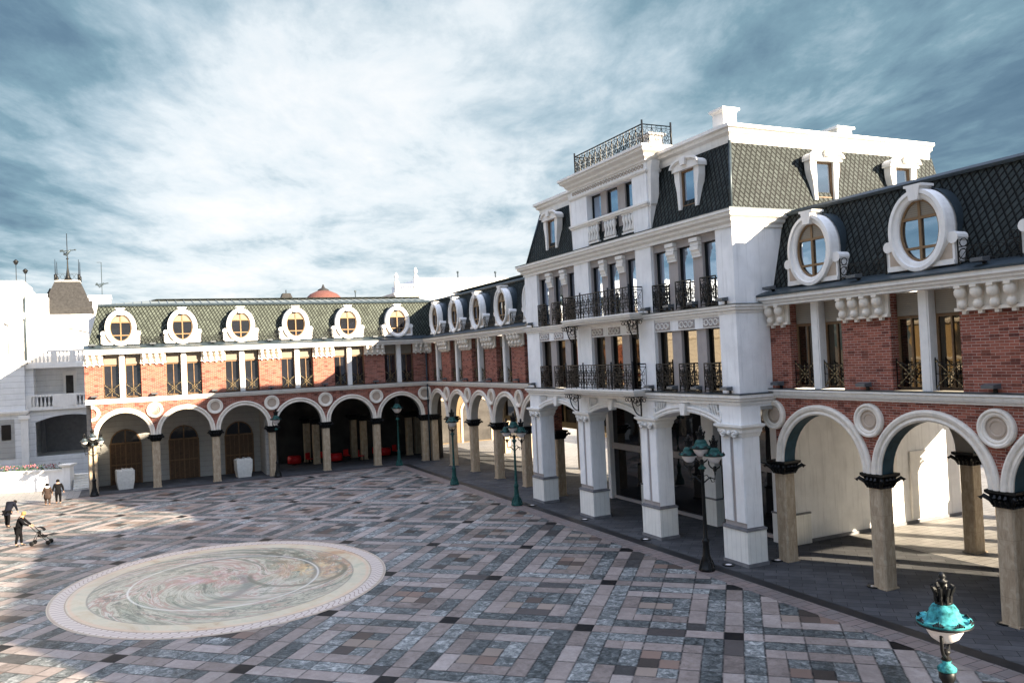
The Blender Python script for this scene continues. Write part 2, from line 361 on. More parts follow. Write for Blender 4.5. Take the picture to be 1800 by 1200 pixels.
    col = B.mix(B.m('MULTIPLY', B.maprange(dE, .05, .26, .8, 0), B.maprange(nB, .42, .6)), col, (.34, .17, .07))
    for (rr, w, c, k) in ((.79, .008, (.14, .13, .11), .8), (.57, .010, (.68, .66, .58), .7), (.40, .006, (.16, .15, .13), .6), (.885, .018, (.55, .33, .22), .55), (.905, .006, (.2, .12, .1), .9), (.99, .012, (.22, .14, .13), .8)):
        col = B.mix(B.maprange(B.m('ABSOLUTE', B.m('SUBTRACT', r, rr)), 0, w, k, 0), col, c)
    curl = B.m('SINE', B.m('ADD', B.m('MULTIPLY', th, 64.0), B.m('MULTIPLY', B.m('SINE', B.m('MULTIPLY', B.m('SUBTRACT', r, .945), 60.0)), 2.2)))
    band = B.mix(B.maprange(B.m('ABSOLUTE', curl), .0, .42, .95, 0), (.46, .39, .34), (.11, .05, .04))
    inb = B.m('MULTIPLY', B.m('GREATER_THAN', r, .91), B.m('LESS_THAN', r, .98))
    col = B.mix(inb, col, band)
    col = B.mix(B.maprange(B.noise(o, 1.2, 5, .6), .5, .75, 0, .35), col, (.2, .18, .16))
    B.put(p.inputs['Base Color'], col)
    return m

WHITE = mat('white_stucco', (.77, .77, .775), .75, var=.10, vscale=.9, bump=.12, bscale=60, dirt=.42)
WHITE2 = mat('white_trim', (.72, .70, .67), .6, var=.06, vscale=3, dirt=.28)
CREAM = mat('cream_trim', (.72, .66, .58), .65, var=.10, vscale=4, dirt=.40)
MARBLE = mat_coursed('marble_cladding', (.80, .79, .75), step=99, rough=.35, vert=.27)
GREYSTONE = mat('grey_stone', (.16, .16, .17), .6, var=.2)
TAUPE = mat('taupe_stucco', (.33, .30, .29), .8, var=.06, dirt=.2)
BRICK = mat_brick('red_brick')
ROOF = mat_scales('slate_scales', (.034, .041, .041), .27, .72, .62)
ROOF_LIT = mat_scales('sunlit_scales', (.066, .077, .066), .27, .72, .62)  # lighter copy of the roof scales, sunlight put into the colour
ROOFM = mat('roof_metal', (.20, .22, .21), .4, metal=.3, var=.15, vscale=2)
FLASH = mat('lead_flashing', (.036, .050, .060), .4, metal=.2, var=.2)
TRAV = mat_travertine('travertine')
IRON = mat('black_iron', (.006, .0065, .007), .45, var=.3)
GOLD = mat('gilt_iron', (.34, .26, .14), .45, metal=.5)
GLASS = mat_glass('window_glass', tint=(.012, .012, .014), refl=.10, rcol=(.62, .68, .78))
GLASSH = mat_glass('hotel_glass', tint=(.01, .01, .012), refl=.60, rcol=(.72, .82, .98))
GLASSB = mat_glass('golden_reflect_glass', tint=(.012, .010, .008), refl=.42, rcol=(.23, .195, .15))  # golden cast of mirrored sunlit facades put into the reflection colour
GLASSD = mat_glass('shop_glass', tint=(.006, .006, .007), refl=.04, rcol=(.5, .5, .5))
BROWNF = mat('brown_frame', (.16, .095, .05), .5, var=.2)
OCHRE = mat('ochre_frame', (.20, .125, .065), .5, var=.15)
SHUT = mat_slats('roller_slats', (.21, .185, .15))
TEAL = mat('teal_soffit', (.018, .055, .075), .6, var=.3)
SOFF = mat('grey_soffit', (.28, .27, .25), .8, var=.08)
DISC = mat('beige_disc', (.42, .34, .27), .7, var=.08)
WALLG = mat_coursed('coursed_wall', (.36, .35, .33), .42)
PALACE = mat_coursed('coursed_palace', (.70, .70, .70), .50)
WOOD = mat('door_wood', (.085, .05, .028), .5, var=.35, vscale=8)
CONC = mat('pale_concrete', (.62, .61, .57), .9, var=.10, vscale=6, bump=.6, bscale=14)
PATINA = mat('green_patina', (.012, .058, .052), .6, var=.7, vscale=9)
TURQ = mat('turquoise_patina', (.036, .20, .215), .8, var=.75, vscale=16, dirt=.6, spec=.12)
FROST = mat('frosted_globe', (.72, .68, .68), .3)
DARKROOF = mat('dark_slate', (.024, .023, .023), .7, var=.4, vscale=5, bump=.5, bscale=8)
YELLOW = mat('yellow_stucco', (.33, .25, .14), .8, var=.1, dirt=.2)
REDTILE = mat('red_tile', (.11, .045, .036), .8, var=.3, vscale=8)
GREENP = mat('plant_leaf', (.05, .085, .03), .7, var=.6, vscale=12)
PINKP = mat('plant_flower', (.40, .12, .14), .7)
REDC = mat('red_plastic', (.42, .012, .015), .4)
FLOODM = mat('floodlight_grey', (.10, .11, .12), .4, metal=.3)
DARK = mat('interior_shade', (.05, .046, .043), .9, var=.5, vscale=.6)  # shade of unlit interiors put into the base colour

# ------------------------------------------------------------------ mesh builder
class MB:
    def __init__(s): s.v = []; s.f = []; s.sm = []
    def add(s, vs, fs, smooth=False):
        o = len(s.v); s.v += [tuple(p) for p in vs]
        for f in fs: s.f.append([i+o for i in f]); s.sm.append(smooth)
    def box(s, x0, x1, y0, y1, z0, z1):
        v = [(x, y, z) for z in (z0, z1) for y in (y0, y1) for x in (x0, x1)]
        s.add(v, [(0, 2, 3, 1), (4, 5, 7, 6), (0, 1, 5, 4), (2, 6, 7, 3), (0, 4, 6, 2), (1, 3, 7, 5)]); return s
    def frus(s, x0, x1, y0, y1, z0, z1, e):
        """box whose top is larger by e on every side"""
        v = [(x0, y0, z0), (x1, y0, z0), (x1, y1, z0), (x0, y1, z0), (x0-e, y0-e, z1), (x1+e, y0-e, z1), (x1+e, y1+e, z1), (x0-e, y1+e, z1)]
        s.add(v, [(3, 2, 1, 0), (4, 5, 6, 7), (0, 1, 5, 4), (1, 2, 6, 5), (2, 3, 7, 6), (3, 0, 4, 7)]); return s
    def prism(s, pts, y0, y1):
        n = len(pts); v = [(x, y0, z) for x, z in pts]+[(x, y1, z) for x, z in pts]
        s.add(v, [list(range(n)), list(range(2*n-1, n-1, -1))]+[(i, i+n, (i+1) % n+n, (i+1) % n) for i in range(n)]); return s
    def extr_x(s, pts, x0, x1):
        n = len(pts); v = [(x0, y, z) for y, z in pts]+[(x1, y, z) for y, z in pts]
        s.add(v, [list(range(n)), list(range(2*n-1, n-1, -1))]+[(i, i+n, (i+1) % n+n, (i+1) % n) for i in range(n)]); return s
    def lathe(s, prof, c=(0, 0, 0), n=12, sx=1, sy=1, smooth=True):
        v = []; m = len(prof)
        for r, z in prof:
            for k in range(n):
                a = 2*PI*k/n; v.append((c[0]+r*sx*math.cos(a), c[1]+r*sy*math.sin(a), c[2]+z))
        f = [(i*n+k, i*n+(k+1) % n, (i+1)*n+(k+1) % n, (i+1)*n+k) for i in range(m-1) for k in range(n)]
        f += [list(range(n-1, -1, -1)), list(range((m-1)*n, m*n))]
        s.add(v, f, smooth); return s
    def tube(s, pts, r, n=5, closed=False):
        P = [Vector(p) for p in pts]; v = []; N = len(P)
        for i, p in enumerate(P):
            if closed: t = P[(i+1) % N]-P[i-1]
            else: t = P[min(i+1, N-1)]-P[max(i-1, 0)]
            t.normalize() if t.length else None
            a = Vector((0, 0, 1)) if abs(t.z) < .9 else Vector((1, 0, 0))
            u = t.cross(a).normalized(); w = t.cross(u)
            rr = r[i] if isinstance(r, (list, tuple)) else r
            for k in range(n):
                q = 2*PI*k/n+PI/n; v.append(p+u*(rr*math.cos(q))+w*(rr*math.sin(q)))
        f = []
        for i in range(N if closed else N-1):
            j = (i+1) % N
            f += [(i*n+k, i*n+(k+1) % n, j*n+(k+1) % n, j*n+k) for k in range(n)]
        if not closed: f += [list(range(n-1, -1, -1)), list(range((N-1)*n, N*n))]
        s.add(v, f, n > 5); return s
    def ringxz(s, cx, y, cz, rx, rz, r, n=16, k=4, a0=0, a1=2*PI):
        full = abs(a1-a0-2*PI) < 1e-4
        m = n if full else n+1
        return s.tube([(cx+rx*math.cos(a0+(a1-a0)*i/n), y, cz+rz*math.sin(a0+(a1-a0)*i/n)) for i in range(m)], r, k, full)
    def arc_mould(s, cx, cz, prof, a0=0, a1=PI, n=28, kx=1, kz=1):
        """closed profile [(radius, y)] swept round an arc in the xz plane"""
        full = abs(a1-a0-2*PI) < 1e-4
        m = len(prof); v = []; K = n if full else n+1
        for i in range(K):
            a = a0+(a1-a0)*i/n
            for r_, y in prof:
                rx, rz = (r_, r_) if kx == 1 and kz == 1 else (kx+r_, kz+r_)
                v.append((cx+rx*math.cos(a), y, cz+rz*math.sin(a)))
        f = [(i*m+k, i*m+(k+1) % m, ((i+1) % K)*m+(k+1) % m, ((i+1) % K)*m+k) for i in range(n) for k in range(m)]
        if not full: f += [list(range(m)), list(range(K*m-1, (K-1)*m-1, -1))]
        s.add(v, f); return s
    def mould(s, path, prof):
        """open profile [(out, z)] carried along a plan polyline with mitred corners; outward is to the right of travel"""
        P = [Vector(p) for p in path]; N = len(P); offs = []
        for i in range(N):
            ns = []
            if i > 0: dv = (P[i]-P[i-1]).normalized(); ns.append(Vector((dv.y, -dv.x)))
            if i < N-1: dv = (P[i+1]-P[i]).normalized(); ns.append(Vector((dv.y, -dv.x)))
            if len(ns) == 1: offs.append(ns[0])
            else:
                q = ns[0]+ns[1]; offs.append(q/(q.dot(ns[0])))
        m = len(prof); v = []
        for i in range(N):
            for o_, z in prof: v.append((P[i].x+offs[i].x*o_, P[i].y+offs[i].y*o_, z))
        f = [(i*m+k, i*m+(k+1) % m, (i+1)*m+(k+1) % m, (i+1)*m+k) for i in range(N-1) for k in range(m)]
        f += [list(range(m)), list(range(N*m-1, (N-1)*m-1, -1))]
        s.add(v, f); return s
    def mesh(s, name, mats):
        me = bpy.data.meshes.new(name); me.from_pydata(s.v, [], s.f); me.update()
        bm = bmesh.new(); bm.from_mesh(me); bmesh.ops.recalc_face_normals(bm, faces=bm.faces[:]); bm.to_mesh(me); bm.free()
        me.polygons.foreach_set('use_smooth', s.sm)
        for q in (mats if isinstance(mats, (list, tuple)) else [mats]): me.materials.append(q)
        return me
    def obj(s, name, m, parent=None, loc=(0, 0, 0), rot=0):
        return put(name, s.mesh(name, m), parent, loc, rot)

def put(name, me, parent=None, loc=(0, 0, 0), rot=0):
    o = bpy.data.objects.new(name, me); COL.objects.link(o)
    o.location = loc; o.rotation_euler = rot if isinstance(rot, tuple) else (0, 0, rot); o.parent = parent; return o

def tag(o, label, cat=None, group=None, kind=None):
    o['label'] = label
    if cat: o['category'] = cat
    if group: o['group'] = group
    if kind: o['kind'] = kind
    return o

def thing(name, label, cat, loc=(0, 0, 0), rot=0, group=None):
    o = put(name, None, None, loc, rot); tag(o, label, cat, group); return o

def parts(name, m, parent, boxes):
    for q in boxes: MB().box(*q).obj(name, m, parent)

def copy_tree(o, parent=None):
    c = o.copy(); COL.objects.link(c)
    if parent: c.parent = parent
    for ch in [q for q in bpy.data.objects if q.parent == o]: copy_tree(ch, c)
    return c

ORD = ['first', 'second', 'third', 'fourth', 'fifth', 'sixth', 'seventh', 'eighth']

# ------------------------------------------------------------------ shared pieces of the brick wings
def arch_wall(mb, cx, half, ri, zc, zt, y0, y1, n=24):
    pts = [(cx+ri*math.cos(PI*i/n), zc+ri*math.sin(PI*i/n)) for i in range(n+1)]
    for y, flip in ((y0, 0), (y1, 1)):
        for i in range(n):
            (xa, za), (xb, zb) = pts[i], pts[i+1]
            mb.add([(xa, y, za), (xb, y, zb), (xb, y, zt), (xa, y, zt)], [(0, 1, 2, 3)])
        for sx in (1, -1):
            mb.add([(cx+sx*ri, y, zc), (cx+sx*half, y, zc), (cx+sx*half, y, zt), (cx+sx*ri, y, zt)], [(0, 1, 2, 3)])
    for sx in (1, -1):
        mb.add([(cx+sx*ri, y0, zc), (cx+sx*half, y0, zc), (cx+sx*half, y1, zc), (cx+sx*ri, y1, zc)], [(0, 1, 2, 3)])
    mb.add([(cx-half, y0, zt), (cx+half, y0, zt), (cx+half, y1, zt), (cx-half, y1, zt)], [(0, 1, 2, 3)])

def soffit(mb, cx, ri, zc, y0, y1, n=24):
    v = []
    for i in range(n+1):
        a = PI*i/n
        for y in (y0, y1): v.append((cx+(ri-.004)*math.cos(a), y, zc+(ri-.004)*math.sin(a)))
    mb.add(v, [(2*i, 2*i+1, 2*i+3, 2*i+2) for i in range(n)], True)

def column_mesh():
    mb = MB(); w = .285
    mb.box(-w-.03, w+.03, -w-.03, w+.03, 0, .06)
    c = .05
    v = []
    for z in (.06, 3.58):
        for (x, y) in ((-w+c, -w), (w-c, -w), (w, -w+c), (w, w-c), (w-c, w), (-w+c, w), (-w, w-c), (-w, -w+c)): v.append((x, y, z))
    mb.add(v, [list(range(8)), list(range(8, 16))]+[(i, (i+1) % 8, (i+1) % 8+8, i+8) for i in range(8)])
    return mb.mesh('column', TRAV)
def capital_mesh():
    mb = MB()
    mb.box(-.32, .32, -.32, .32, 3.53, 3.60)
    mb.frus(-.29, .29, -.29, .29, 3.60, 3.90, .09)
    mb.box(-.49, .49, -.44, .44, 3.97, 4.055); mb.frus(-.40, .40, -.38, .38, 3.90, 3.97, .08)
    for sx in (-1, 1):
        for sy in (-1, 1):
            mb.tube([(sx*.29, sy*.29, 3.60), (sx*.35, sy*.35, 3.75), (sx*.50, sy*.48, 3.88), (sx*.58, sy*.54, 3.83), (sx*.52, sy*.5, 3.78)], [.06, .07, .07, .06, .04], 6)
    for k in range(4):
        a = k*PI/2; ca_, sa_ = math.cos(a), math.sin(a)
        for off in (-.17, 0, .17):
            pts = [(.31, off, 3.56), (.36, off, 3.72), (.45, off, 3.84), (.41, off, 3.90)]
            mb.tube([(x*ca_-y*sa_, x*sa_+y*ca_, z) for x, y, z in pts], [.06, .08, .07, .04], 5)
    return mb.mesh('capital', IRON)
COLM, CAPM = column_mesh(), capital_mesh()

def medallion_mesh():
    mb = MB()
    mb.arc_mould(0, 0, [(.36, -.02), (.36, -.10), (.42, -.13), (.47, -.12), (.52, -.17), (.58, -.16), (.60, -.10), (.60, -.004)], 0, 2*PI, 32)
    return mb.mesh('medallion', CREAM)
def disc_mesh():
    mb = MB(); n = 28
    mb.add([(0.365*math.cos(2*PI*i/n), -.05, .365*math.sin(2*PI*i/n)) for i in range(n)], [list(range(n))])
    mb.arc_mould(0, 0, [(.20, -.051), (.22, -.075), (.27, -.075), (.29, -.051)], 0, 2*PI, 24)
    return mb.mesh('centre_disc', DISC)
MEDM, DISM = medallion_mesh(), disc_mesh()

def corbel_row_mesh(w, n):
    mb = MB()
    mb.box(-w/2-.02, w/2+.02, -.07, .02, 9.50, 10.29)
    mb.box(-w/2-.05, w/2+.05, -.16, .0, 9.50, 9.60)
    return mb.mesh('bracket_frieze', CREAM), n
def corbel_mesh(r):
    mb = MB()
    mb.extr_x([(-.02, 10.29), (-.42, 10.29), (-.44, 10.20), (-.30, 10.16), (-.2, 9.62), (-.02, 9.62)], -r*.55, r*.55)
    for (zz, yy, k) in ((10.06, -.26, 1.0), (9.70, -.20, .78)):
        mb.lathe([(r*k*math.sin(PI*j/7)+.001, -r*k*1.15*math.cos(PI*j/7)) for j in range(8)], (0, yy, zz), 10)
    mb.lathe([(r*.5, 0), (r*.62, .12), (r*.5, .24)], (0, -.2, 9.76), 8)
    mb.box(-r*.35, r*.35, -.14, 0, 9.40, 9.50)
    return mb.mesh('corbel', CREAM)

def light_frame_mesh(w):
    """brown frame of one tall window light, x from 0 to w"""
    mb = MB(); t = .07
    for (x0, x1, z0, z1) in ((0, t, 7.0, 10.28), (w-t, w, 7.0, 10.28), (t, w-t, 7.0, 7.1), (t, w-t, 9.40, 9.50), (w/2-.03, w/2+.03, 7.1, 9.40)):
        mb.box(x0, x1, .36, .45, z0, z1)
    return mb.mesh('window_frame', BROWNF)
def pane_mesh(w, g_):
    mb = MB(); mb.box(.05, w-.05, .41, .44, 7.05, 9.45); return mb.mesh('pane', g_)
def shutter_mesh(w):
    mb = MB(); mb.box(.07, w-.07, .30, .42, 9.50, 10.28); return mb.mesh('roller_shutter', SHUT)

def wing_rail_mesh(w):
    mb = MB(); h = 1.06; z0 = 7.02; x0, x1 = .05, w-.05; cx = w/2; cz = z0+h/2; y = .16
    mb.tube([(x0, y, z0+.05), (x1, y, z0+.05)], .018, 4)
    mb.tube([(x0, y, z0+.05), (x0, y, z0+h)], .018, 4); mb.tube([(x1, y, z0+.05), (x1, y, z0+h)], .018, 4)
    mb.tube([(x0, y, z0+h-.1), (cx, y, z0+h-.28), (x1, y, z0+h-.1)], .014, 4)
    mb.tube([(x0, y, z0+.08), (x1, y, z0+h-.05)], .016, 4); mb.tube([(x0, y, z0+h-.05), (x1, y, z0+.08)], .016, 4)
    mb.tube([(cx, y, z0+.05), (cx, y, z0+h-.1)], .014, 4); mb.tube([(x0, y, cz), (x1, y, cz)], .014, 4)
    mb.ringxz(cx, y, cz, .17, .17, .016, 14); mb.ringxz(cx, y, cz, .31, .31, .012, 16)
    for sx in (-1, 1):
        for sz in (-1, 1): mb.ringxz(cx+sx*(w*.30), y, cz+sz*.30, .09, .09, .012, 10)
    return mb.mesh('balcony_rail', IRON)
def wing_boss_mesh(w):
    mb = MB(); cx = w/2; cz = 7.02+.53; y = .14
    pts = [(0, 0)]+[(sx*w*a, sz*b_) for sx in (-1, 1) for sz in (-1, 1) for a, b_ in ((.30, .30), (.40, .40), (.12, .13))]+[(0, .17), (0, -.17), (.17, 0), (-.17, 0), (0, .31), (0, -.31)]
    for (px_, pz_) in pts:
        r = .034
        mb.lathe([(.001, -r), (r, 0), (.001, r)], (cx+px_, y-.01, cz+pz_), 6)
    for (a, b_) in (((-.17, 0), (.17, 0)), ((0, -.17), (0, .17)), ((-w*.4, -.4), (w*.4, .4)), ((-w*.4, .4), (w*.4, -.4)), ((0, -.31), (0, .31))):
        mb.tube([(cx+a[0], y, cz+a[1]), (cx+b_[0], y, cz+b_[1])], .006, 4)
    return mb.mesh('gilt_bosses', GOLD)

# dormer, modelled about its own foot: x across, y into the roof, z up
def ell(a, b_, cx=0, cz=1.53, n=36): return [(cx+a*math.cos(2*PI*i/n), cz+b_*math.sin(2*PI*i/n)) for i in range(n)]
CZ = 1.53
def dormer_meshes():
    out = {}
    mb = MB(); n = 24; a, b_ = .80, 1.06; zb = .36
    y0, y1 = 0.0, .42
    low = [(a*math.cos(PI+PI*i/n), CZ+b_*math.sin(PI+PI*i/n)) for i in range(n+1)]
    for y in (y0, y1):
        for i in range(n):
            (xa, za), (xb, zb2) = low[i], low[i+1]
            mb.add([(xa, y, zb), (xb, y, zb), (xb, y, zb2), (xa, y, za)], [(0, 1, 2, 3)])
    for sx in (-1, 1):
        mb.prism([(sx*a, zb), (sx*1.24, zb), (sx*1.24, 1.05), (sx*1.14, 1.16), (sx*1.06, 1.36), (sx*a, CZ)], y0, y1)
    mb.box(-1.24, 1.24, -.05, y1, .28, .42)
    out['surround'] = mb.mesh('dormer_surround', WHITE2)
    mb = MB()
    mb.arc_mould(0, CZ, [(0.0, .16), (0.0, -.02), (.05, -.07), (.16, -.10), (.20, -.16), (.32, -.15), (.34, -.08), (.34, .5)], 0, 2*PI, 44, .75, 1.02)
    out['ring'] = mb.mesh('oval_moulding', WHITE2)
    mb = MB(); mb.prism([(-.16, CZ+.98), (.16, CZ+.98), (.25, CZ+1.42), (.34, CZ+1.42), (.34, CZ+1.50), (-.34, CZ+1.50), (-.34, CZ+1.42), (-.25, CZ+1.42)], -.20, .4)
    out['key'] = mb.mesh('keystone', WHITE2)
    for sx, nm in ((-1, 'scL'), (1, 'scR')):
        mb = MB(); n2 = 14; c = (sx*1.20, 1.12); rr = .19
        mb.prism([(c[0]+rr*math.cos(2*PI*i/n2), c[1]+rr*math.sin(2*PI*i/n2)) for i in range(n2)], -.04, .62)
        mb.prism([(sx*1.20, .34), (sx*1.36, .34), (sx*1.36, 1.0), (sx*1.20, 1.0)], .08, .55)
        out[nm] = mb.mesh('side_scroll', WHITE2)
        out[nm+'p'] = MB().prism([(sx*1.16, .46), (sx*1.16, 1.0), (sx*1.08, 1.0), (sx*.80, .66), (sx*.70, .46)], -.012, .02).mesh('spandrel_panel', DISC)
    mb = MB(); n = 40
    mb.add([(p[0], .13, p[1]) for p in ell(.76, 1.03, n=n)], [list(range(n))]); out['pane'] = mb.mesh('pane', GLASS); out['paneH'] = mb.mesh('pane', GLASSH)
    mb = MB()
    mb.arc_mould(0, CZ, [(-.07, .11), (-.07, .05), (0.0, .05), (0.0, .11)], 0, 2*PI, 36, .75, 1.02)
    mb.box(-.045, .045, .05, .11, CZ-1.0, CZ+1.0)
    mb.box(-.66, .66, .052, .108, CZ+.38, CZ+.47); mb.box(-.64, .64, .052, .108, CZ-.60, CZ-.52)
    out['frame'] = mb.mesh('window_frame', OCHRE)
    mb = MB(); pts = [(.75*math.cos(t), CZ+1.02*math.sin(t)) for t in [R(24)+R(132)*i/16 for i in range(17)]]
    mb.prism(pts, .085, .11); out['blind'] = mb.mesh('roller_shutter', SHUT)
    mb = MB(); n = 26; v = []
    ang = [R(-38)+R(256)*i/n for i in range(n+1)]
    for y in (.30, 2.2):
        for t in ang: v.append((1.16*math.cos(t), y, CZ+1.40*math.sin(t)))
    mb.add(v, [(i, i+1, n+1+i+1, n+1+i) for i in range(n)], True)
    out['hood'] = mb.mesh('hood', FLASH)
    return out
DM = dormer_meshes()
def dormer(parent, x, y, z, sky_glass=False):
    e = put('oval_dormer', DM['surround'], parent, (x, y, z))
    put('oval_moulding', DM['ring'], e); put('keystone', DM['key'], e); 
    for q in ('scL', 'scR'): put('side_scroll', DM[q], e); put('spandrel_panel', DM[q+'p'], e)
    put('pane', DM['paneH' if sky_glass else 'pane'], e); put('window_frame', DM['frame'], e)
    put('hood', DM['hood'], e); put('roller_shutter', DM['blind'], e)
    return e

def cresting_mesh(w):
    mb = MB(); y = .30
    mb.tube([(-w/2, y, .12), (w/2, y, .12)], .018, 4); mb.tube([(-w/2, y, .55), (w/2, y, .55)], .016, 4)
    for sx in (-1, 1):
        mb.tube([(sx*w/2, y, 0), (sx*w/2, y, .9)], .025, 4)
        mb.ringxz(sx*(w/2-.2), y, .68, .13, .13, .018, 10); mb.ringxz(sx*(w/2-.16), y, .33, .15, .15, .016, 10)
    k = max(3, int(w/.36))
    for i in range(k):
        x = -w/2+w*(i+.5)/k; mb.ringxz(x, y, .33, w/k*.42, .17, .014, 10)
        mb.tube([(x-w/k/2, y, .12), (x+w/k/2, y, .55)], .011, 4)
    return mb.mesh('roof_cresting', IRON)

STRING = [(0, 6.60), (.06, 6.60), (.06, 6.66), (.16, 6.70), (.20, 6.78), (.20, 6.86), (.27, 6.88), (.27, 6.95), (0, 6.95)]
EAVES = [(0, 10.28), (.42, 10.28), (.42, 10.36), (.50, 10.40), (.50, 10.46), (.60, 10.52), (.60, 10.66), (0, 10.66)]
D_RIDGE, Z_RIDGE = 1.0, 14.0

def brick_wing(root, L, cols, h, endL, endR, depth, teal=False, rows=(), ncorb=4):
    """L length; cols column positions; h half bay; endL/endR roof ends: 'valley', 'hip' or 'flat'"""
    zc, ri, ro = 4.05, h*.832, h-.006
    bays = [(cols[i]+cols[i+1])/2 for i in range(len(cols)-1)]
    for c in cols:
        o = put('column', COLM, root, (c, .33, 0)); put('capital', CAPM, o)
    mb = MB(); sf = MB(); soffit(sf, 0, ri, zc, 0, .55); sm_ = sf.mesh('arch_soffit', TEAL if teal else SOFF)
    for c in bays:
        arch_wall(mb, c, h, ri, zc, 6.62, .004, .54); put('arch_soffit', sm_, root, (c, 0, 0))
    if cols[0] > .5: mb.box(0, bays[0]-h, .004, .54, zc, 6.62)
    if bays[-1]+h < L-.05: mb.box(bays[-1]+h, L, .004, .54, zc, 6.62)
    mb.obj('arcade_wall', BRICK, root)
    am = MB().arc_mould(0, 0, [(ri, .10), (ri, -.05), (ri+.06, -.09), (ri+.12, -.07), (ri+.16, -.05), (ri+.20, -.11), (ri+.30, -.14), (ro-.03, -.12), (ro, -.06), (ro, .01)], 0, PI, 36).mesh('archivolt', CREAM)
    for c in bays: put('archivolt', am, root, (c, 0, zc))
    for c in cols:
        if c < .5 and endL == 'hip':
            MB().arc_mould(0, 0, [(.36, -.02), (.36, -.10), (.42, -.13), (.47, -.12), (.52, -.17), (.58, -.16), (.60, -.10), (.60, -.004)], -PI/2, PI/2, 18).obj('medallion', CREAM, root, (c, 0, 5.92)); continue
        o = put('medallion', MEDM, root, (c, -.0, 5.92)); put('centre_disc', DISM, o)
    mb = MB(); mb.mould([(0, 0), (L, 0)], STRING); mb.obj('string_course', WHITE2, root)
    mb = MB(); mb.mould([(0, 0), (L, 0)], [(0, 6.954), (.285, 6.954), (.285, 6.985), (0, 6.985)]); mb.obj('ledge_flashing', FLASH, root)
    mb = MB(); mb.mould([(0, 0), (L, 0)], EAVES); mb.obj('eaves_cornice', WHITE2, root)
    mb = MB(); mb.mould([(0, 0), (L, 0)], [(-.45, 10.664), (.66, 10.664), (.66, 10.73), (.60, 10.75), (-.30, 11.02), (-.45, 11.02)]); mb.obj('gutter', FLASH, root)
    # first floor: brick piers and paired windows
    ww = 2.58; pw = 2*h-ww
    edges = [0]+[e for c in bays for e in (c-ww/2, c+ww/2)]+[L]
    cr = {}
    for i in range(0, len(edges), 2):
        x0, x1 = edges[i], edges[i+1]
        if x1-x0 < .1: continue
        MB().box(x0, x1, 0, .55, 6.985, 10.29).obj('brick_pier', BRICK, root)
        w = x1-x0; n = max(1, round(ncorb*w/pw)); key = round(w, 2)
        if key not in cr: cr[key] = corbel_row_mesh(w, n)[0], corbel_mesh(w/n*.36)
        cf = put('bracket_frieze', cr[key][0], root, ((x0+x1)/2, 0, 0))
        for q in range(n): put('corbel', cr[key][1], cf, (-w/2+w*(q+.5)/n, 0, 0))
    lw = (ww-.38)/2
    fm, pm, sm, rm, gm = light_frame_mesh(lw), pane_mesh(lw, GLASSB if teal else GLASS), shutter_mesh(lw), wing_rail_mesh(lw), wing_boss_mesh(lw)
    mull = MB().box(-.19, .19, .03, .50, 6.985, 10.29).box(-.14, .14, -.0, .03, 6.985, 10.29).mesh('mullion_post', WHITE2)
    for c in bays:
        put('mullion_post', mull, root, (c, 0, 0))
        for x in (c-ww/2, c+.19):
            f = put('window_frame', fm, root, (x, 0, 0)); put('pane', pm, f); put('roller_shutter', sm, f)
            r_ = put('balcony_rail', rm, root, (x, 0, 0)); put('gilt_bosses', gm, r_)
    # roof
    def end(kind, y): return {'valley': y, 'hip': -y, 'flat': 0}[kind]
    y0 = .22
    v = []
    prof = [(y0, 10.78), (.50, 11.9), (.76, 12.9), (D_RIDGE, Z_RIDGE)]
    for y, z in prof:
        v += [(-end(endL, y), y, z), (L+end(endR, y), y, z)]
    mb = MB(); mb.add(v, [(2*i, 2*i+1, 2*i+3, 2*i+2) for i in range(3)])
    for sgn, kind in ((0, endL), (1, endR)):
        if kind == 'hip':
            q = []
            for y, z in prof:
                x = y if sgn == 0 else L-y
                q += [(x, y, z), (x, depth-y, z)]
            mb.add(q, [(2*i, 2*i+1, 2*i+3, 2*i+2) for i in range(3)])
    mb.obj('mansard_roof', ROOF_LIT if endL == 'hip' else ROOF, root)
    yR = D_RIDGE; xa, xb = -end(endL, yR), L+end(endR, yR)
    mb = MB(); mb.extr_x([(yR-.10, Z_RIDGE-.06), (yR-.14, Z_RIDGE+.04), (yR-.06, Z_RIDGE+.14), (yR+.12, Z_RIDGE+.12), (yR+.12, Z_RIDGE-.06)], xa, xb)
    mb.obj('ridge_roll', FLASH, root)
    ym = yR+4.2; zt = Z_RIDGE+.75
    ha = 4.2 if endL == 'hip' else 0; hb = 4.2 if endR == 'hip' else 0
    mb = MB(); zr = Z_RIDGE+.11
    mb.add([(xa, yR+.1, zr), (xb, yR+.1, zr), (xb-hb, ym, zt), (xa+ha, ym, zt), (xa, depth-yR, zr), (xb, depth-yR, zr), (xa+ha, depth-5, zt), (xb-hb, depth-5, zt)],
           [(0, 1, 2, 3), (3, 2, 7, 6), (6, 7, 5, 4), (0, 3, 6, 4), (1, 5, 7, 2)])
    k = int((xb-xa)/.62)
    for i in range(1, k):
        x = xa+(xb-xa)*i/k
        t0 = min(1, (x-xa)/ha) if ha else 1; t1 = min(1, (xb-x)/hb) if hb else 1; tt = min(t0, t1)
        mb.tube([(x, yR+.1, zr+.03), (x, yR+.1+(ym-yR-.1)*tt, zr+(zt-zr)*tt+.03)], .035, 4)
    mb.obj('seamed_roof', ROOFM, root)
    for c in bays: dormer(root, c, .02, 10.72, teal)
    cm = cresting_mesh(2*h-2.7)
    for c in cols:
        if .9 < c < L-.9: put('roof_cresting', cm, root, (c, -.28, 10.95))
    # body behind
    mb = MB(); mb.box(0, L, .56, depth, 6.40, 6.60); mb.obj('arcade_ceiling', SOFF, root)
    mb = MB(); mb.box(0, L, depth-.3, depth, 6.62, 13.9).obj('rear_wall', WHITE, root)
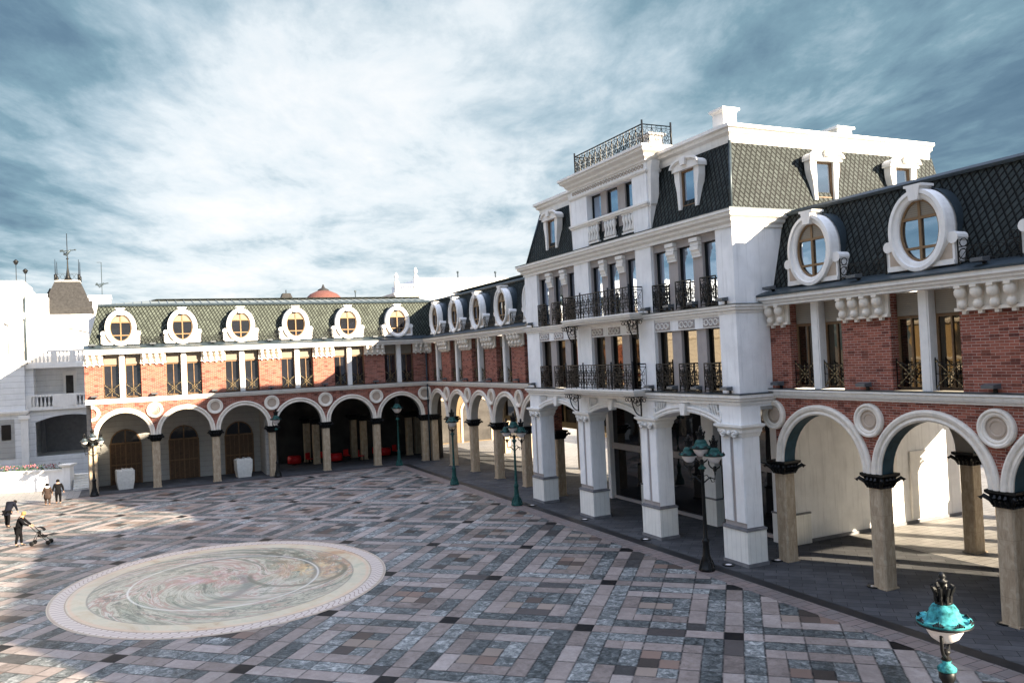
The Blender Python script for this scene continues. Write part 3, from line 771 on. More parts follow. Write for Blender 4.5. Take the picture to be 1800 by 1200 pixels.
    for x in ((.02,) if endL != 'valley' else ())+((L-.32,) if endR != 'valley' else ()): MB().box(x, x+.30, .56, depth-.3, 6.62, 10.7).obj('end_wall', WHITE, root)
    for row, shift in rows:
        mb = MB()
        for c in [bays[0]+shift-2*h]+[q+shift for q in bays[:-1]]:
            arch_wall(mb, c, h, ri, zc, 6.40, row-.54, row-.004, 16); put('arch_soffit', sm_, root, (c, row-.55, 0))
        mb.obj('inner_arcade_wall', SOFF, root)
        for c in cols[:-1]:
            o = put('column', COLM, root, (c+shift, row-.27, 0)); put('capital', CAPM, o)
    return bays

# ------------------------------------------------------------------ ground
mb = MB(); mb.add([(-900, -900, 0), (900, -900, 0), (900, 1800, 0), (-900, 1800, 0)], [(0, 1, 2, 3)])
g = mb.obj('ground', mat_paving('street_paving', (.26, .25, .235), (.22, .21, .20), .8, .4)); tag(g, 'pale paved ground around the square', kind='structure')
mb = MB(); mb.add([(20.4, -30, .004), (29.0, -30, .004), (29.0, 39.9, .004), (29.0, 68, .004), (29.0, 77, .004), (-4, 77, .004), (-4, 66.7, .004), (20.4, 66.7, .004)], [list(range(8))])  # right edge follows the sunlight line, paler colour beyond adds to the lit floor
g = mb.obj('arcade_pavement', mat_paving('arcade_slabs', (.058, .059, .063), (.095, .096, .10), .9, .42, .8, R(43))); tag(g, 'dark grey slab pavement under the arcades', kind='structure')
mb = MB(); mb.add([(-60, -40, .008), (20.4, -40, .008), (20.4, 66.7, .008), (-60, 66.7, .008)], [(0, 1, 2, 3)])
g = mb.obj('plaza_paving', mat_plaza('plaza_slabs')); tag(g, 'patterned pink and grey slab paving of the square', kind='structure')
mb = MB(); mb.add([(19.62, -30, .013), (20.38, -30, .013), (20.38, 66.68, .013), (-4, 66.68, .013), (-4, 65.9, .013), (19.62, 65.9, .013)], [list(range(6))])
g = mb.obj('border_paving', mat_paving('border_slabs', (.21, .165, .15), (.16, .145, .14), .9, .37)); tag(g, 'pale border course edging the square', kind='structure')
mb = MB(); mb.add([(20.42, -30, .012), (20.92, -30, .012), (20.92, 67.15, .012), (-4, 67.15, .012), (-4, 66.72, .012), (20.42, 66.72, .012)], [list(range(6))])
g = mb.obj('kerb_strip', mat('dark_strip', (.012, .012, .013), .6, var=.3)); tag(g, 'dark stone strip between square and arcade pavement', kind='structure')
mb = MB(); n = 96
mb.add([(math.cos(2*PI*i/n), math.sin(2*PI*i/n), 0) for i in range(n)], [list(range(n))])
mo = mb.obj('floor_mosaic', mat_mosaic('mosaic_tiles'), None, (3.15, 35.95, .017), R(0)); mo.scale = (6.5, 7.35, 1)
tag(mo, 'large round marble mosaic with swirling figures set in the square', 'mosaic')
mo['kind'] = 'thing'

# ------------------------------------------------------------------ brick wings
XW, YF = 23.4, 68.0
far = thing('brick_arcade_building', 'red brick arcaded building with green mansard roof across the far side of the square', 'building', (-3.4, YF, 0))
fcols = [.38]+[4.70+4.33*k for k in range(6)]
fcols = [4.70+4.33*k for k in range(-1, 6)]
FL = 26.8
fb = brick_wing(far, FL, fcols, 2.165, 'hip', 'valley', 9.0)
midw = thing('brick_arcade_wing', 'shaded brick arcaded wing between the far corner and the white hotel', 'building', (XW, YF, 0), -PI/2)
mcols = [.0+.05]+[4.62+4.65*k for k in range(5)]
mcols = [-.03+4.65*k for k in range(6)]
mbays = brick_wing(midw, 23.4, mcols, 2.325, 'valley', 'flat', 7.6)
for k, c in enumerate(mcols):
    MB().box(c-.28, c+.28, 7.0, 7.55, 0, 6.4).obj('rear_post', TRAV, midw)
    if k: MB().box(mcols[k-1]+.28, c-.28, 7.1, 7.45, 3.0, 3.45).obj('rear_beam', YELLOW, midw); MB().box(mcols[k-1]+.28, c-.28, 7.22, 7.30, 3.45, 6.4).obj('rear_glazing', GLASSD, midw); MB().box((mcols[k-1]+c)/2-.08, (mcols[k-1]+c)/2+.08, 7.12, 7.21, 3.45, 6.4).obj('glazing_bar', YELLOW, midw)
rw = thing('brick_arcade_wing', 'brick arcaded wing with two big oval dormers to the right of the white hotel', 'building', (XW, 25.44, 0), -PI/2)
rcols = [.04+4.68*k for k in range(4)]
rbays = brick_wing(rw, 14.3, rcols, 2.34, 'flat', 'flat', 14.3, teal=True, rows=((7.4, 3.2),))
for c in rcols:
    o = put('column', COLM, rw, (c, 14.0, 1.6)); put('capital', CAPM, o); MB().box(-.36, .36, -.36, .36, -1.6, 0).obj('base', TRAV, o)
MB().box(0, 14.3, 13.72, 14.3, 5.66, 6.40).obj('rear_lintel', SOFF, rw)

# far building: recessed wall with three arched doors, then a deep open hall with columns
parts('recessed_wall', WALLG, far, [(0, 13.2, 4.3, 4.7, 0, 6.4), (12.9, 13.2, .9, 4.3, 0, 6.4), (0, .3, .9, 4.3, 0, 6.4)])
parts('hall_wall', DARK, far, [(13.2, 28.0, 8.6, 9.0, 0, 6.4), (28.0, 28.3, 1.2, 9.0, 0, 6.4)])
mb = MB(); mb.box(26.8, 34.7, .9, 9.0, 6.4, 10.6); mb.box(28.3, 34.7, 1.4, 9.0, 10.6, 13.9); mb.obj('corner_wing', WHITE, far)
def arched_door(parent, x, y):
    mb = MB(); w, hs = 1.12, 3.25; n = 16
    arc = [(w*math.cos(PI*i/n), hs+1.0*w*math.sin(PI*i/n)) for i in range(n+1)]
    mb.prism([(w, 0)]+arc+[(-w, 0)], -.04, .02); d0 = mb.obj('arched_door', WOOD, parent, (x, y, 0))
    mb = MB()
    mb.arc_mould(0, hs, [(w-.09, -.09), (w-.09, -.03), (w, -.03), (w, -.09)], 0, PI, 16)
    for sx in (-1, 1): mb.box(sx*w-.05, sx*w+.05, -.09, -.03, 0, hs)
    mb.box(-w+.05, w-.05, -.085, -.035, hs-.06, hs+.06); mb.box(-.05, .05, -.085, -.035, .0, hs+w-.05)
    for xx in (-.72, -.38, .38, .72): mb.box(xx-.02, xx+.02, -.075, -.037, .1, hs-.06)
    mb.box(-w+.05, w-.05, -.08, -.036, 1.5, 1.6)
    mb.obj('door_frame', BROWNF, d0)
    mb = MB(); mb.prism([(w*.9*math.cos(PI*i/n), hs+.06+w*.86*math.sin(PI*i/n)) for i in range(n+1)], -.055, -.045); mb.obj('pane', GLASSD, d0)
    return d0
for c in fb[:3]: arched_door(far, c, 4.3)
for k in (3, 4, 5, 6):
    o = put('column', COLM, far, (fcols[k]+.2, 5.6, 0)); put('capital', CAPM, o)
for k in (4, 5):
    o = put('column', COLM, far, (fcols[k]-.2, 7.8, 0)); put('capital', CAPM, o)
for yy in (1.9, 4.0, 6.2):
    o = put('column', COLM, far, (27.55, yy, 0)); put('capital', CAPM, o)
mb = MB(); mb.tube([(26.62, -.12, 0.0), (26.62, -.12, 10.3)], .07, 8); mb.obj('drainpipe', FLASH, far)

# ------------------------------------------------------------------ white hotel
hot = thing('white_hotel', 'tall white hotel with dark mansard, iron balconies and pillared portico', 'building', (21.7, 44.4, 0), -PI/2)
HL, HD = 18.95, 13.0
PILX = [.66, 6.42, 12.42, 18.29]
def pillar():
    mb = MB(); w, dd = .64, .88
    mb.box(-w, w, .05, dd, 1.50, 5.15)
    for sx in (-1, 1):
        mb.box(-.62 if sx < 0 else .10, -.10 if sx < 0 else .62, .0, .05, 1.72, 5.10)
    sh = mb.mesh('pillar', WHITE)
    mb = MB(); mb.box(-.10, .10, .044, .05, 1.55, 5.1)
    mb.box(-w+.0, w, .047, .05, 1.50, 1.70); fl = mb.mesh('flute', TAUPE)
    mb = MB(); mb.box(-.72, .72, -.04, .95, .14, 1.40); pl = mb.mesh('plinth', MARBLE)
    mb = MB(); mb.box(-.76, .76, -.07, .99, 0, .14); ba2 = mb.mesh('plinth_band', GREYSTONE); mb = MB(); mb.box(-.75, .75, -.07, .98, 1.40, 1.48); mb.box(-.68, .68, -.02, .92, 1.48, 1.53); ba = mb.mesh('plinth_band', GREYSTONE)
    mb = MB(); mb.frus(-.66, .66, .0, .9, 5.12, 5.30, .05); mb.box(-.73, .73, -.08, .97, 5.30, 5.42); mb.frus(-.73, .73, -.08, .97, 5.42, 5.52, .08); mb.box(-.84, .84, -.19, 1.06, 5.52, 5.62)
    for sx in (-1, 1):
        mb.ringxz(sx*.34, -.12, 5.25, .14, .12, .05, 12, 6)
        mb.lathe([(.001, -.1), (.1, 0), (.001, .1)], (sx*.34, -.12, 5.25), 8)
    mb.lathe([(.001, -.14), (.13, 0), (.001, .14)], (0, -.1, 5.27), 8)
    ca_ = mb.mesh('capital', WHITE2)
    return sh, fl, pl, ba, ca_, ba2
PM = pillar()
for x in PILX:
    o = put('pillar', PM[0], hot, (x, 0, 0))
    for nm, me in zip(('flute', 'plinth', 'plinth_band', 'capital', 'plinth_band'), PM[1:]): put(nm, me, o)
# segmental arches between the pillars
for i in range(3):
    mb = MB(); am = MB()
    a, c = PILX[i]+.64, PILX[i+1]-.64; cx = (a+c)/2; hw = (c-a)/2; rise = .46; n = 16
    Rr = (hw*hw+rise*rise)/(2*rise); zc = 5.52+rise-Rr; t = math.asin(hw/Rr)
    pts = [(cx+Rr*math.sin(-t+2*t*k/n), zc+Rr*math.cos(-t+2*t*k/n)) for k in range(n+1)]
    for y in (.10, 1.0):
        for k in range(n):
            (xa, za), (xb, zb) = pts[k], pts[k+1]
            mb.add([(xa, y, za), (xb, y, zb), (xb, y, 6.42), (xa, y, 6.42)], [(0, 1, 2, 3)])
    for k in range(n):
        (xa, za), (xb, zb) = pts[k], pts[k+1]
        mb.add([(xa, .10, za), (xb, .10, zb), (xb, 1.0, zb), (xa, 1.0, za)], [(0, 1, 2, 3)])
    am.arc_mould(cx, zc, [(Rr, .3), (Rr, -.02), (Rr+.08, -.05), (Rr+.12, -.02), (Rr+.2, -.07), (Rr+.28, -.05), (Rr+.28, .12)], PI/2-t, PI/2+t, 20)
    am.obj('segmental_arch', WHITE2, hot); am = MB()
    am.prism([(cx-.13, 5.85), (cx+.13, 5.85), (cx+.22, 6.36), (cx-.22, 6.36)], -.18, .12); am.obj('keystone', WHITE2, hot); mb.obj('portico_spandrel', WHITE, hot)
    for sx in (-1, 1):
        fan = MB()
        for q in range(4):
            xx = cx+sx*(hw-.12-q*.17); fan.tube([(xx, .04, 5.78+.10*q), (xx-sx*.10, .02, 6.36)], [.03, .075], 5)
        fan.ringxz(cx+sx*(hw-.02), .03, 5.95, .14, .14, .05, 12, 5); fan.obj('fan_ornament', WHITE2, hot)
parts('pillar_block', WHITE, hot, [(x-.655, x+.655, .0, 1.0, 5.62, 6.42) for x in PILX])

PATH = [(0, HD), (0, 0), (HL, 0), (HL, HD)]
def hotel_band(name, prof, m=WHITE2, path=PATH): return MB().mould(path, prof).obj(name, m, hot)
hotel_band('string_course', [(-.1, 6.40), (.05, 6.40), (.05, 6.50), (.14, 6.56), (.14, 6.64), (.22, 6.68), (.22, 6.80), (-.1, 6.80)])
hotel_band('ledge_flashing', [(-.1, 6.804), (.24, 6.804), (.24, 6.84), (-.1, 6.86)], FLASH)
hotel_band('string_course', [(-.1, 10.08), (.04, 10.08), (.04, 10.16), (.12, 10.20), (.12, 10.28), (.18, 10.32), (.18, 10.40), (-.1, 10.40)])
hotel_band('ledge_flashing', [(-.1, 10.404), (.20, 10.404), (.20, 10.43), (-.1, 10.45)], FLASH)
hotel_band('main_cornice', [(-.1, 13.52), (.06, 13.52), (.06, 13.64), (.18, 13.74), (.18, 13.84), (.32, 13.92), (.34, 14.04), (.40, 14.06), (.40, 14.18), (-.1, 14.18)])
hotel_band('gutter', [(-.3, 14.184), (.42, 14.184), (.42, 14.215), (-.3, 14.26)], FLASH)

BAYS = [(1.62, 6.12, [(1.68, 2.74), (3.42, 4.46), (5.08, 6.06)]), (7.62, 12.05, [(7.68, 8.71), (9.28, 10.32), (10.98, 12.0)]), (13.32, 17.92, [(13.38, 14.45), (15.12, 16.20), (16.84, 17.86)])]
wl = []; e0 = 0.0
for (a, c, ws) in BAYS:
    for z0, z1 in ((6.86, 10.08), (10.45, 13.52)): wl.append((e0, a, 0, .5, z0, z1))
    e0 = c
for z0, z1 in ((6.86, 10.08), (10.45, 13.52)): wl.append((e0, HL, 0, .5, z0, z1))
parts('facade_pier', WHITE, hot, wl)
parts('flank_wall', WHITE, hot, [(HL-.4, HL, .5, HD, 6.30, 13.52), (0, .4, .5, HD, 6.30, 13.52), (.4, HL-.4, HD-.4, HD, 6.3, 13.5)])
def win_meshes(w, z0, z1):
    fr = MB(); t = .06
    fr.box(0, t, .30, .40, z0, z1); fr.box(w-t, w, .30, .40, z0, z1); fr.box(t, w-t, .30, .40, z1-t, z1); fr.box(t, w-t, .30, .40, z0, z0+t)
    pn = MB().box(.03, w-.03, .36, .39, z0+.03, z1-.03)
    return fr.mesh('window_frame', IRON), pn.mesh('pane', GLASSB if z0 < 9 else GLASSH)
def hotel_rail(mb, x0, x1, y, z0, z1):
    """ornate iron panel between two plan points on one line parallel to x"""
    w = x1-x0; k = max(1, round(w/.52)); s_ = w/k
    mb.tube([(x0, y, z1), (x1, y, z1)], .036, 4); mb.tube([(x0, y, z0+.08), (x1, y, z0+.08)], .025, 4); mb.tube([(x0, y, z1-.14), (x1, y, z1-.14)], .018, 4)
    for i in range(k+1): mb.tube([(x0+i*s_, y, z0), (x0+i*s_, y, z1)], .025, 4)
    for i in range(k):
        cx = x0+(i+.5)*s_; cz = (z0+z1)/2-.02; hh = (z1-z0)/2-.12
        mb.tube([(cx-s_/2, y, cz-hh), (cx+s_/2, y, cz+hh)], .018, 4); mb.tube([(cx-s_/2, y, cz+hh), (cx+s_/2, y, cz-hh)], .018, 4)
        mb.ringxz(cx, y, cz, s_*.24, s_*.24, .019, 10)
        for sz in (-1, 1):
            mb.ringxz(cx, y, cz+sz*hh*.62, s_*.15, .11, .017, 8)
            for sx in (-1, 1): mb.ringxz(cx+sx*s_*.30, y, cz+sz*hh*.34, .06, .09, .016, 8)
        mb.ringxz(cx, y, z1-.07, .05, .05, .012, 8)
def rail_y(mb, x, y0, y1, z0, z1):
    t = MB(); hotel_rail(t, y0, y1, 0, z0, z1)
    mb.add([(x, v[0], v[2]) for v in t.v], t.f)
for (a, c, ws) in BAYS:
    for fl, (z0, z1, ztop) in enumerate(((6.86, 9.55, 10.08), (10.45, 13.18, 13.52))):
        e0 = a
        for (x0, x1) in ws+[(c, c)]:
            if x0-e0 > .02: MB().box(e0, x0, .16, .42, z0, z1).obj('recessed_panel', TAUPE, hot)
            e0 = x1
        if fl == 1: MB().box(a, c, .16, .42, z1, ztop).obj('recessed_panel', TAUPE, hot)
        else:
            MB().box(a, c, .06, .42, z1+.0, ztop).obj('lintel_band', WHITE, hot)
            for (x0, x1) in ws:
                op = MB().box(x0-.02, x1+.02, .03, .06, z1+.06, z1+.42).obj('ornament_panel', TAUPE, hot); orn = MB()
                cx = (x0+x1)/2
                for q in (-.30, 0, .30): orn.ringxz(cx+q, .02, z1+.24, .12, .12, .028, 10)
                for q in (-.45, .45): orn.ringxz(cx+q, .02, z1+.24, .06, .06, .02, 8)
                orn.obj('scrollwork', WHITE2, op)
        for i in range(2):
            if fl == 1:
                corb = MB(); m_ = (ws[i][1]+ws[i+1][0])/2; g_ = (ws[i+1][0]-ws[i][1])/2
                for k, (zz, e) in enumerate(((13.40, .16), (13.22, .10), (13.04, .13), (12.88, .06), (12.74, .02))):
                    corb.box(m_-g_*.9-.0, m_+g_*.9, .10-e, .16, zz-.14, zz+.02)
                corb.obj('window_corbel', WHITE2, hot)
        for (x0, x1) in ws:
            fm, pm = win_meshes(x1-x0, z0, z1)
            f = put('window_frame', fm, hot, (x0, 0, 0)); put('pane', pm, f)
            if not (a == 7.62):
                q = MB(); hotel_rail(q, 0, x1-x0, .0, z0+.02, z0+1.22); rail_y(q, 0, 0, .28, z0+.02, z0+1.22); q.obj('balcony_rail', IRON, hot, (x0, -.03, 0))
# balconies across the centre bay
for z in (6.62, 10.22):
    mb = MB(); x0, x1, yo = 6.1, 12.62, -.82
    mb.mould([(x0, 0), (x0, yo), (x1, yo), (x1, 0)], [(-.3, z), (-.10, z), (-.06, z+.08), (.02, z+.12), (.04, z+.20), (.08, z+.22), (.08, z+.30), (-.3, z+.30)])
    mb.box(x0+.1, x1-.1, yo+.1, -.05, z+.01, z+.29)
    bo = mb.obj('balcony_slab', WHITE2, hot)
    q = MB(); zt = z+.30
    hotel_rail(q, x0+.06, x1-.06, yo+.03, zt, zt+1.20); rail_y(q, x0+.06, yo+.03, -.04, zt, zt+1.20); rail_y(q, x1-.06, yo+.03, -.04, zt, zt+1.20)
    for xx in (x0+.06, x0+1.9, x1-1.9, x1-.06): q.tube([(xx, yo+.03, zt), (xx, yo+.03, zt+1.34)], .04, 6)
    q.obj('balcony_rail', IRON, bo)
    for xx in (x0+.28, x1-.28):
        q = MB()
        q.tube([(xx, -.10, z-.02), (xx, yo+.12, z-.02)], .04, 4); q.tube([(xx, -.26, z-.95), (xx, -.26, z-.02)], .04, 4)
        q.tube([(xx, -.26+(-.5)*math.sin(t), z-.92+.86*(1-math.cos(t))) for t in [PI/2*i/6 for i in range(7)]], .03, 4)
        for k in range(3):
            cy, cz, rr = -.42-.14*k, z-.32+.10*k, .13-.02*k
            q.tube([(xx, cy+rr*math.cos(2*PI*i/10), cz+rr*math.sin(2*PI*i/10)) for i in range(10)], .02, 4, True)
        for sx in (-1, 1):
            for k in range(3): q.ringxz(xx+sx*(.22+.26*k), yo+.25, z-.16, .12, .12-.02*k, .02, 8)
        q.tube([(xx-.95, yo+.25, z-.03), (xx+.95, yo+.25, z-.03)], .025, 4)
        q.obj('balcony_bracket', IRON, bo)
# mansard
def mansard(mb, x0, x1, y0, y1, z0, z1, e0, e1):
    v = []
    for z, e in ((z0, e0), (z1, e1)): v += [(x0+e, y0+e, z), (x1-e, y0+e, z), (x1-e, y1, z), (x0+e, y1, z)]
    mb.add(v, [(0, 1, 5, 4), (1, 2, 6, 5), (2, 3, 7, 6), (3, 0, 4, 7)])
mb = MB(); mansard(mb, 0, HL, 0, HD, 14.22, 17.25, .12, .88); mb.obj('mansard_roof', ROOF, hot)
for (px_, py_) in ((0, 0), (HL, 0)):
    s1 = 1 if px_ == 0 else -1; MB().tube([(px_+s1*.12, .12, 14.24), (px_+s1*.86, .86, 17.22)], .07, 6).obj('hip_roll', FLASH, hot)
e = .86
hotel_band('attic_cornice', [(-.2, 17.16), (.02, 17.16), (.05, 17.30), (.05, 17.46), (.20, 17.56), (.22, 17.68), (.34, 17.74), (.34, 17.88), (-.2, 17.88)], WHITE2, [(e, HD-.2), (e, e), (HL-e, e), (HL-e, HD-.2)])
mb = MB(); mb.box(e+.1, HL-e-.1, e+.1, HD-.3, 17.5, 17.87); mb.obj('flat_roof', ROOFM, hot)
mb = MB()
mb.box(16.85, 17.55, 1.05, 1.75, 17.86, 18.60); mb.frus(16.85, 17.55, 1.05, 1.75, 18.60, 18.70, .08); mb.box(16.74, 17.66, .94, 1.86, 18.70, 18.80); mb.obj('chimney', WHITE2, hot)
mb = MB(); mb.box(16.8, 17.5, 7.6, 8.5, 17.86, 18.42); mb.box(16.7, 17.6, 7.5, 8.6, 18.42, 18.53); mb.obj('chimney', WHITE2, hot)
# small hooded dormers, about their own foot: x across, y into the roof
def small_dormer_meshes():
    o = {}; w = .50; h = 1.75
    mb = MB()
    for sx in (-1, 1):
        mb.prism([(sx*w, -.05), (sx*(w+.16), -.05), (sx*(w+.22), .75), (sx*(w+.34), 1.25), (sx*(w+.36), h-.1), (sx*w, h-.1)], -.04, .30)
        mb.box(min(sx*(w+.02), sx*(w+.2)), max(sx*(w+.02), sx*(w+.2)), .30, 1.2, .0, h)
    n = 12; arc = [((w+.42)*math.cos(t), h+.02+.32*math.sin(t)) for t in [PI*i/n for i in range(n+1)]]
    mb.prism([(w+.42, h-.12)]+arc+[(-w-.42, h-.12)], -.12, .35)
    mb.arc_mould(0, h+.02, [(.10, -.12), (.10, -.22), (.0, -.22), (-.08, -.14), (-.08, -.10)], 0, PI, 14, w+.40, .30)
    mb.prism([(-.14, h+.06), (.14, h+.06), (.2, h+.36), (-.2, h+.36)], -.26, .0)
    o['s'] = mb.mesh('hooded_dormer', WHITE2)
    mb = MB()
    for x0, x1, z0, z1 in ((-w, -w+.07, .05, h-.12), (w-.07, w, .05, h-.12), (-w+.07, w-.07, h-.2, h-.12), (-w+.07, w-.07, .05, .13)): mb.box(x0, x1, .08, .2, z0, z1)
    o['f'] = mb.mesh('window_frame', BROWNF)
    o['p'] = MB().box(-w+.04, w-.04, .14, .18, .08, h-.15).mesh('pane', GLASSH)
    mb = MB(); n = 12; v = []
    for y in (.30, 1.6):
        for i in range(n+1):
            t = PI*i/n; v.append(((w+.24)*math.cos(t), y, h+.02+.26*math.sin(t)))
    mb.add(v, [(i, i+1, n+2+i, n+1+i) for i in range(n)], True)
    for sx in (-1, 1): mb.box(min(sx*(w+.2), sx*(w+.25)), max(sx*(w+.2), sx*(w+.25)), .3, 1.4, 0, h)
    o['h'] = mb.mesh('hood', FLASH)
    return o
SD = small_dormer_meshes()
def small_dormer(loc, rot=0):
    o = put('hooded_dormer', SD['s'], hot, loc, rot); put('window_frame', SD['f'], o); put('pane', SD['p'], o); put('hood', SD['h'], o)
small_dormer((3.3, .22, 14.85)); small_dormer((16.0, .22, 14.85))
small_dormer((HL-.22, 5.4, 14.85), PI/2); small_dormer((HL-.22, 10.2, 14.85), PI/2)
# attic pavilion over the centre bay
AX0, AX1 = 6.05, 13.2
mb = MB(); ws = BAYS[1][2]
mb.box(AX0, AX1, .06, 1.6, 16.95, 17.62); mb.box(7.72, 12.0, .5, 1.6, 14.24, 16.95)
mb.box(7.72, 12.0, .2, .5, 14.24, 14.42)
at = mb.obj('attic_pavilion', WHITE, hot)
parts('attic_pier', WHITE, at, [(x0, x1, .04, 1.6, 14.24, 17.1) for x0, x1 in ((AX0, 7.72), (12.0, AX1))])
mb = MB(); ap = [(AX0, 1.5), (AX0, .04), (AX1, .04), (AX1, 1.5)]
mb.mould(ap, [(-.05, 16.98), (.05, 16.98), (.10, 17.06), (.10, 17.12), (-.05, 17.12)])
mb.mould(ap, [(-.3, 17.50), (.06, 17.50), (.08, 17.60), (.22, 17.70), (.24, 17.80), (.42, 17.92), (.44, 18.02), (.52, 18.06), (.52, 18.18), (-.3, 18.18)])
mb.box(AX0+.2, AX1-.2, .2, 3.2, 17.9, 18.17)
mb.mould(ap, [(-.05, 15.42), (.06, 15.42), (.08, 15.50), (.12, 15.52), (.12, 15.62), (-.05, 15.62)])
mb.obj('attic_cornice', WHITE2, at)
mb = MB()
k = 26
for i in range(k): mb.ringxz(AX0+.3+(AX1-AX0-.6)*i/(k-1), .035, 17.32, .085, .085, .022, 8)
mb.obj('frieze_ornaments', DISC, at)
mb = MB()
for (x0, x1) in ws:
    mb = MB(); mb.box(x0-.0, x0+.06, .38, .5, 15.62, 16.86); mb.box(x1-.06, x1, .38, .5, 15.62, 16.86); mb.box(x0, x1, .38, .5, 16.86, 16.95)
    mb.obj('window_frame', IRON, at)
for (x0, x1) in ws: MB().box(x0+.04, x1-.04, .44, .49, 15.62, 16.92).obj('pane', GLASSH, at)
parts('recessed_panel', TAUPE, at, [(ws[0][1], ws[1][0], .3, .52, 14.42, 16.95), (ws[1][1], ws[2][0], .3, .52, 14.42, 16.95)])
for (x0, x1) in ws:
    mb = MB(); mb.box(x0-.06, x1+.06, .05, .18, 14.42, 14.5); mb.box(x0-.06, x1+.06, .05, .18, 15.34, 15.42)
    for q in range(4):
        xx = x0+(x1-x0)*(q+.5)/4; mb.lathe([(.08, 0), (.12, .12), (.06, .42), (.12, .62), (.08, .84)], (xx, .12, 14.5), 8)
    mb.obj('attic_balustrade', WHITE2, at)
for sx, xx in ((-1, AX0), (1, AX1)):
    mb = MB(); mb.prism([(xx, 14.3), (xx+sx*.10, 14.3), (xx+sx*.16, 15.4), (xx+sx*.22, 15.5), (xx+sx*.30, 16.95), (xx+sx*.42, 17.45), (xx, 17.45)], .10, .55); mb.obj('side_console', WHITE2, at)
q = MB(); hotel_rail(q, 6.55, 12.95, .12, 18.2, 19.3)
rail_y(q, 6.55, .12, 1.75, 18.2, 19.3); rail_y(q, 12.95, .12, 1.75, 18.2, 19.3)
for xx in (6.55, 12.95):
    for yy in (.12, 1.75): q.tube([(xx, yy, 18.18), (xx, yy, 19.5)], .045, 6)
q.obj('roof_rail', IRON, at)
mb = MB(); mb.box(11.8, 12.6, .75, 1.55, 18.18, 18.95); mb.box(11.7, 12.7, .65, 1.65, 18.95, 19.05); mb.obj('chimney', WHITE2, at)
# portico back: shop front, side wall, ceiling
mb = MB(); mb.box(.0, HL, 1.0, HD, 6.15, 6.30); mb.obj('portico_ceiling', SOFF, hot)
SX0, SX1, SY = 2.2, 17.2, 3.95
parts('side_wall', WHITE, hot, [(SX1-.3, SX1, SY, 15.2, 0, 6.15), (SX0, SX0+.3, SY, HD, 0, 6.15), (SX0+.3, SX1-.3, HD-.3, HD, 0, 6.15)])
mb = MB(); mb.box(SX0+.3, SX1-.3, SY+.30, SY+.34, .05, 6.15); mb.obj('shop_front', GLASSD, hot)
parts('transom', TAUPE, hot, [(SX0+.3, SX1-.95, SY+.14, SY+.29, 3.0, 3.35), (SX0+.3, SX1-.95, SY+.14, SY+.29, .05, .2)])
for bx in ((5.95, 6.85, SY-.12, SY+.28), (11.45, 12.35, SY-.12, SY+.28), (SX1-.9, SX1+.1, SY-.12, SY+1.0)):
    x0, x1, y0, y1 = bx
    o = MB().box(x0, x1, y0, y1, 1.36, 6.14).obj('pilaster', WHITE, hot)
    MB().box(x0-.05, x1+.05, y0-.05, y1+.01, 0, 1.29).obj('plinth', MARBLE, o); MB().box(x0-.08, x1+.08, y0-.08, y1+.02, 1.29, 1.36).obj('plinth_band', GREYSTONE, o)
MB().box(SX1, SX1+.06, SY+1.1, 15.2, 0, .14).obj('skirting', GREYSTONE, hot)
parts('wall_panel', WHITE2, hot, [(SX1, SX1+.10, yy, yy+1.3, .2, 3.4) for yy in (9.2, 11.4)])
# ------------------------------------------------------------------ block beyond the right edge, whose shadow crosses the square
an = thing('corner_block', 'tall white block with mansard roof closing the right wing', 'building', (21.7, 11.0, 0), -PI/2)
mb = MB(); mb.box(0, 20, 0, 12, 0, 14.2); mb.obj('wall', WHITE, an)
mb = MB(); mansard(mb, 0, 20, 0, 12, 14.2, 17.3, .12, .88); mb.obj('mansard_roof', ROOF, an)
mb = MB(); mb.box(.8, 19.2, .8, 11.9, 17.2, 17.85); mb.obj('attic_cornice', WHITE2, an)
# opposite side of the square: seen in the window panes
we = thing('brick_arcade_wing', 'sunlit brick arcaded wing mirrored in the hotel windows', 'building', (-24.0, 8.0, 0), PI/2)
def simple_wing(root, L):
    MB().box(0, L, .3, 8, 0, 10.3).obj('wall', YELLOW, root)
    x = 0
    while x < L-4.6:
        MB().prism([(x+.5, 0), (x+4.1, 0)]+[(x+2.3+1.8*math.cos(PI*i/12), 4.05+1.8*math.sin(PI*i/12)) for i in range(13)], .1, .31).obj('arch_shade_panel', DARK, root)  # solid dark panel painted as the shade inside an arch
        MB().arc_mould(x+2.3, 4.05, [(1.8, .3), (1.8, 0), (2.2, 0), (2.2, .3)], 0, PI, 16).obj('archivolt', WHITE2, root)
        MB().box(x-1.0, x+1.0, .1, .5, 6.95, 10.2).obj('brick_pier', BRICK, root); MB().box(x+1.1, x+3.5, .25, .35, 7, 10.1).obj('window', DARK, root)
        x += 4.6
    MB().mould([(0, .3), (L, .3)], STRING).obj('string_course', WHITE2, root); MB().mould([(0, .3), (L, .3)], EAVES).obj('eaves_cornice', WHITE2, root)
    mb = MB(); mb.add([(0, .2, 10.7), (L, .2, 10.7), (L, 1.2, 14), (0, 1.2, 14), (0, 8, 14), (L, 8, 14)], [(0, 1, 2, 3), (3, 2, 5, 4)]); mb.obj('mansard_roof', ROOF, root)
simple_wing(we, 50)

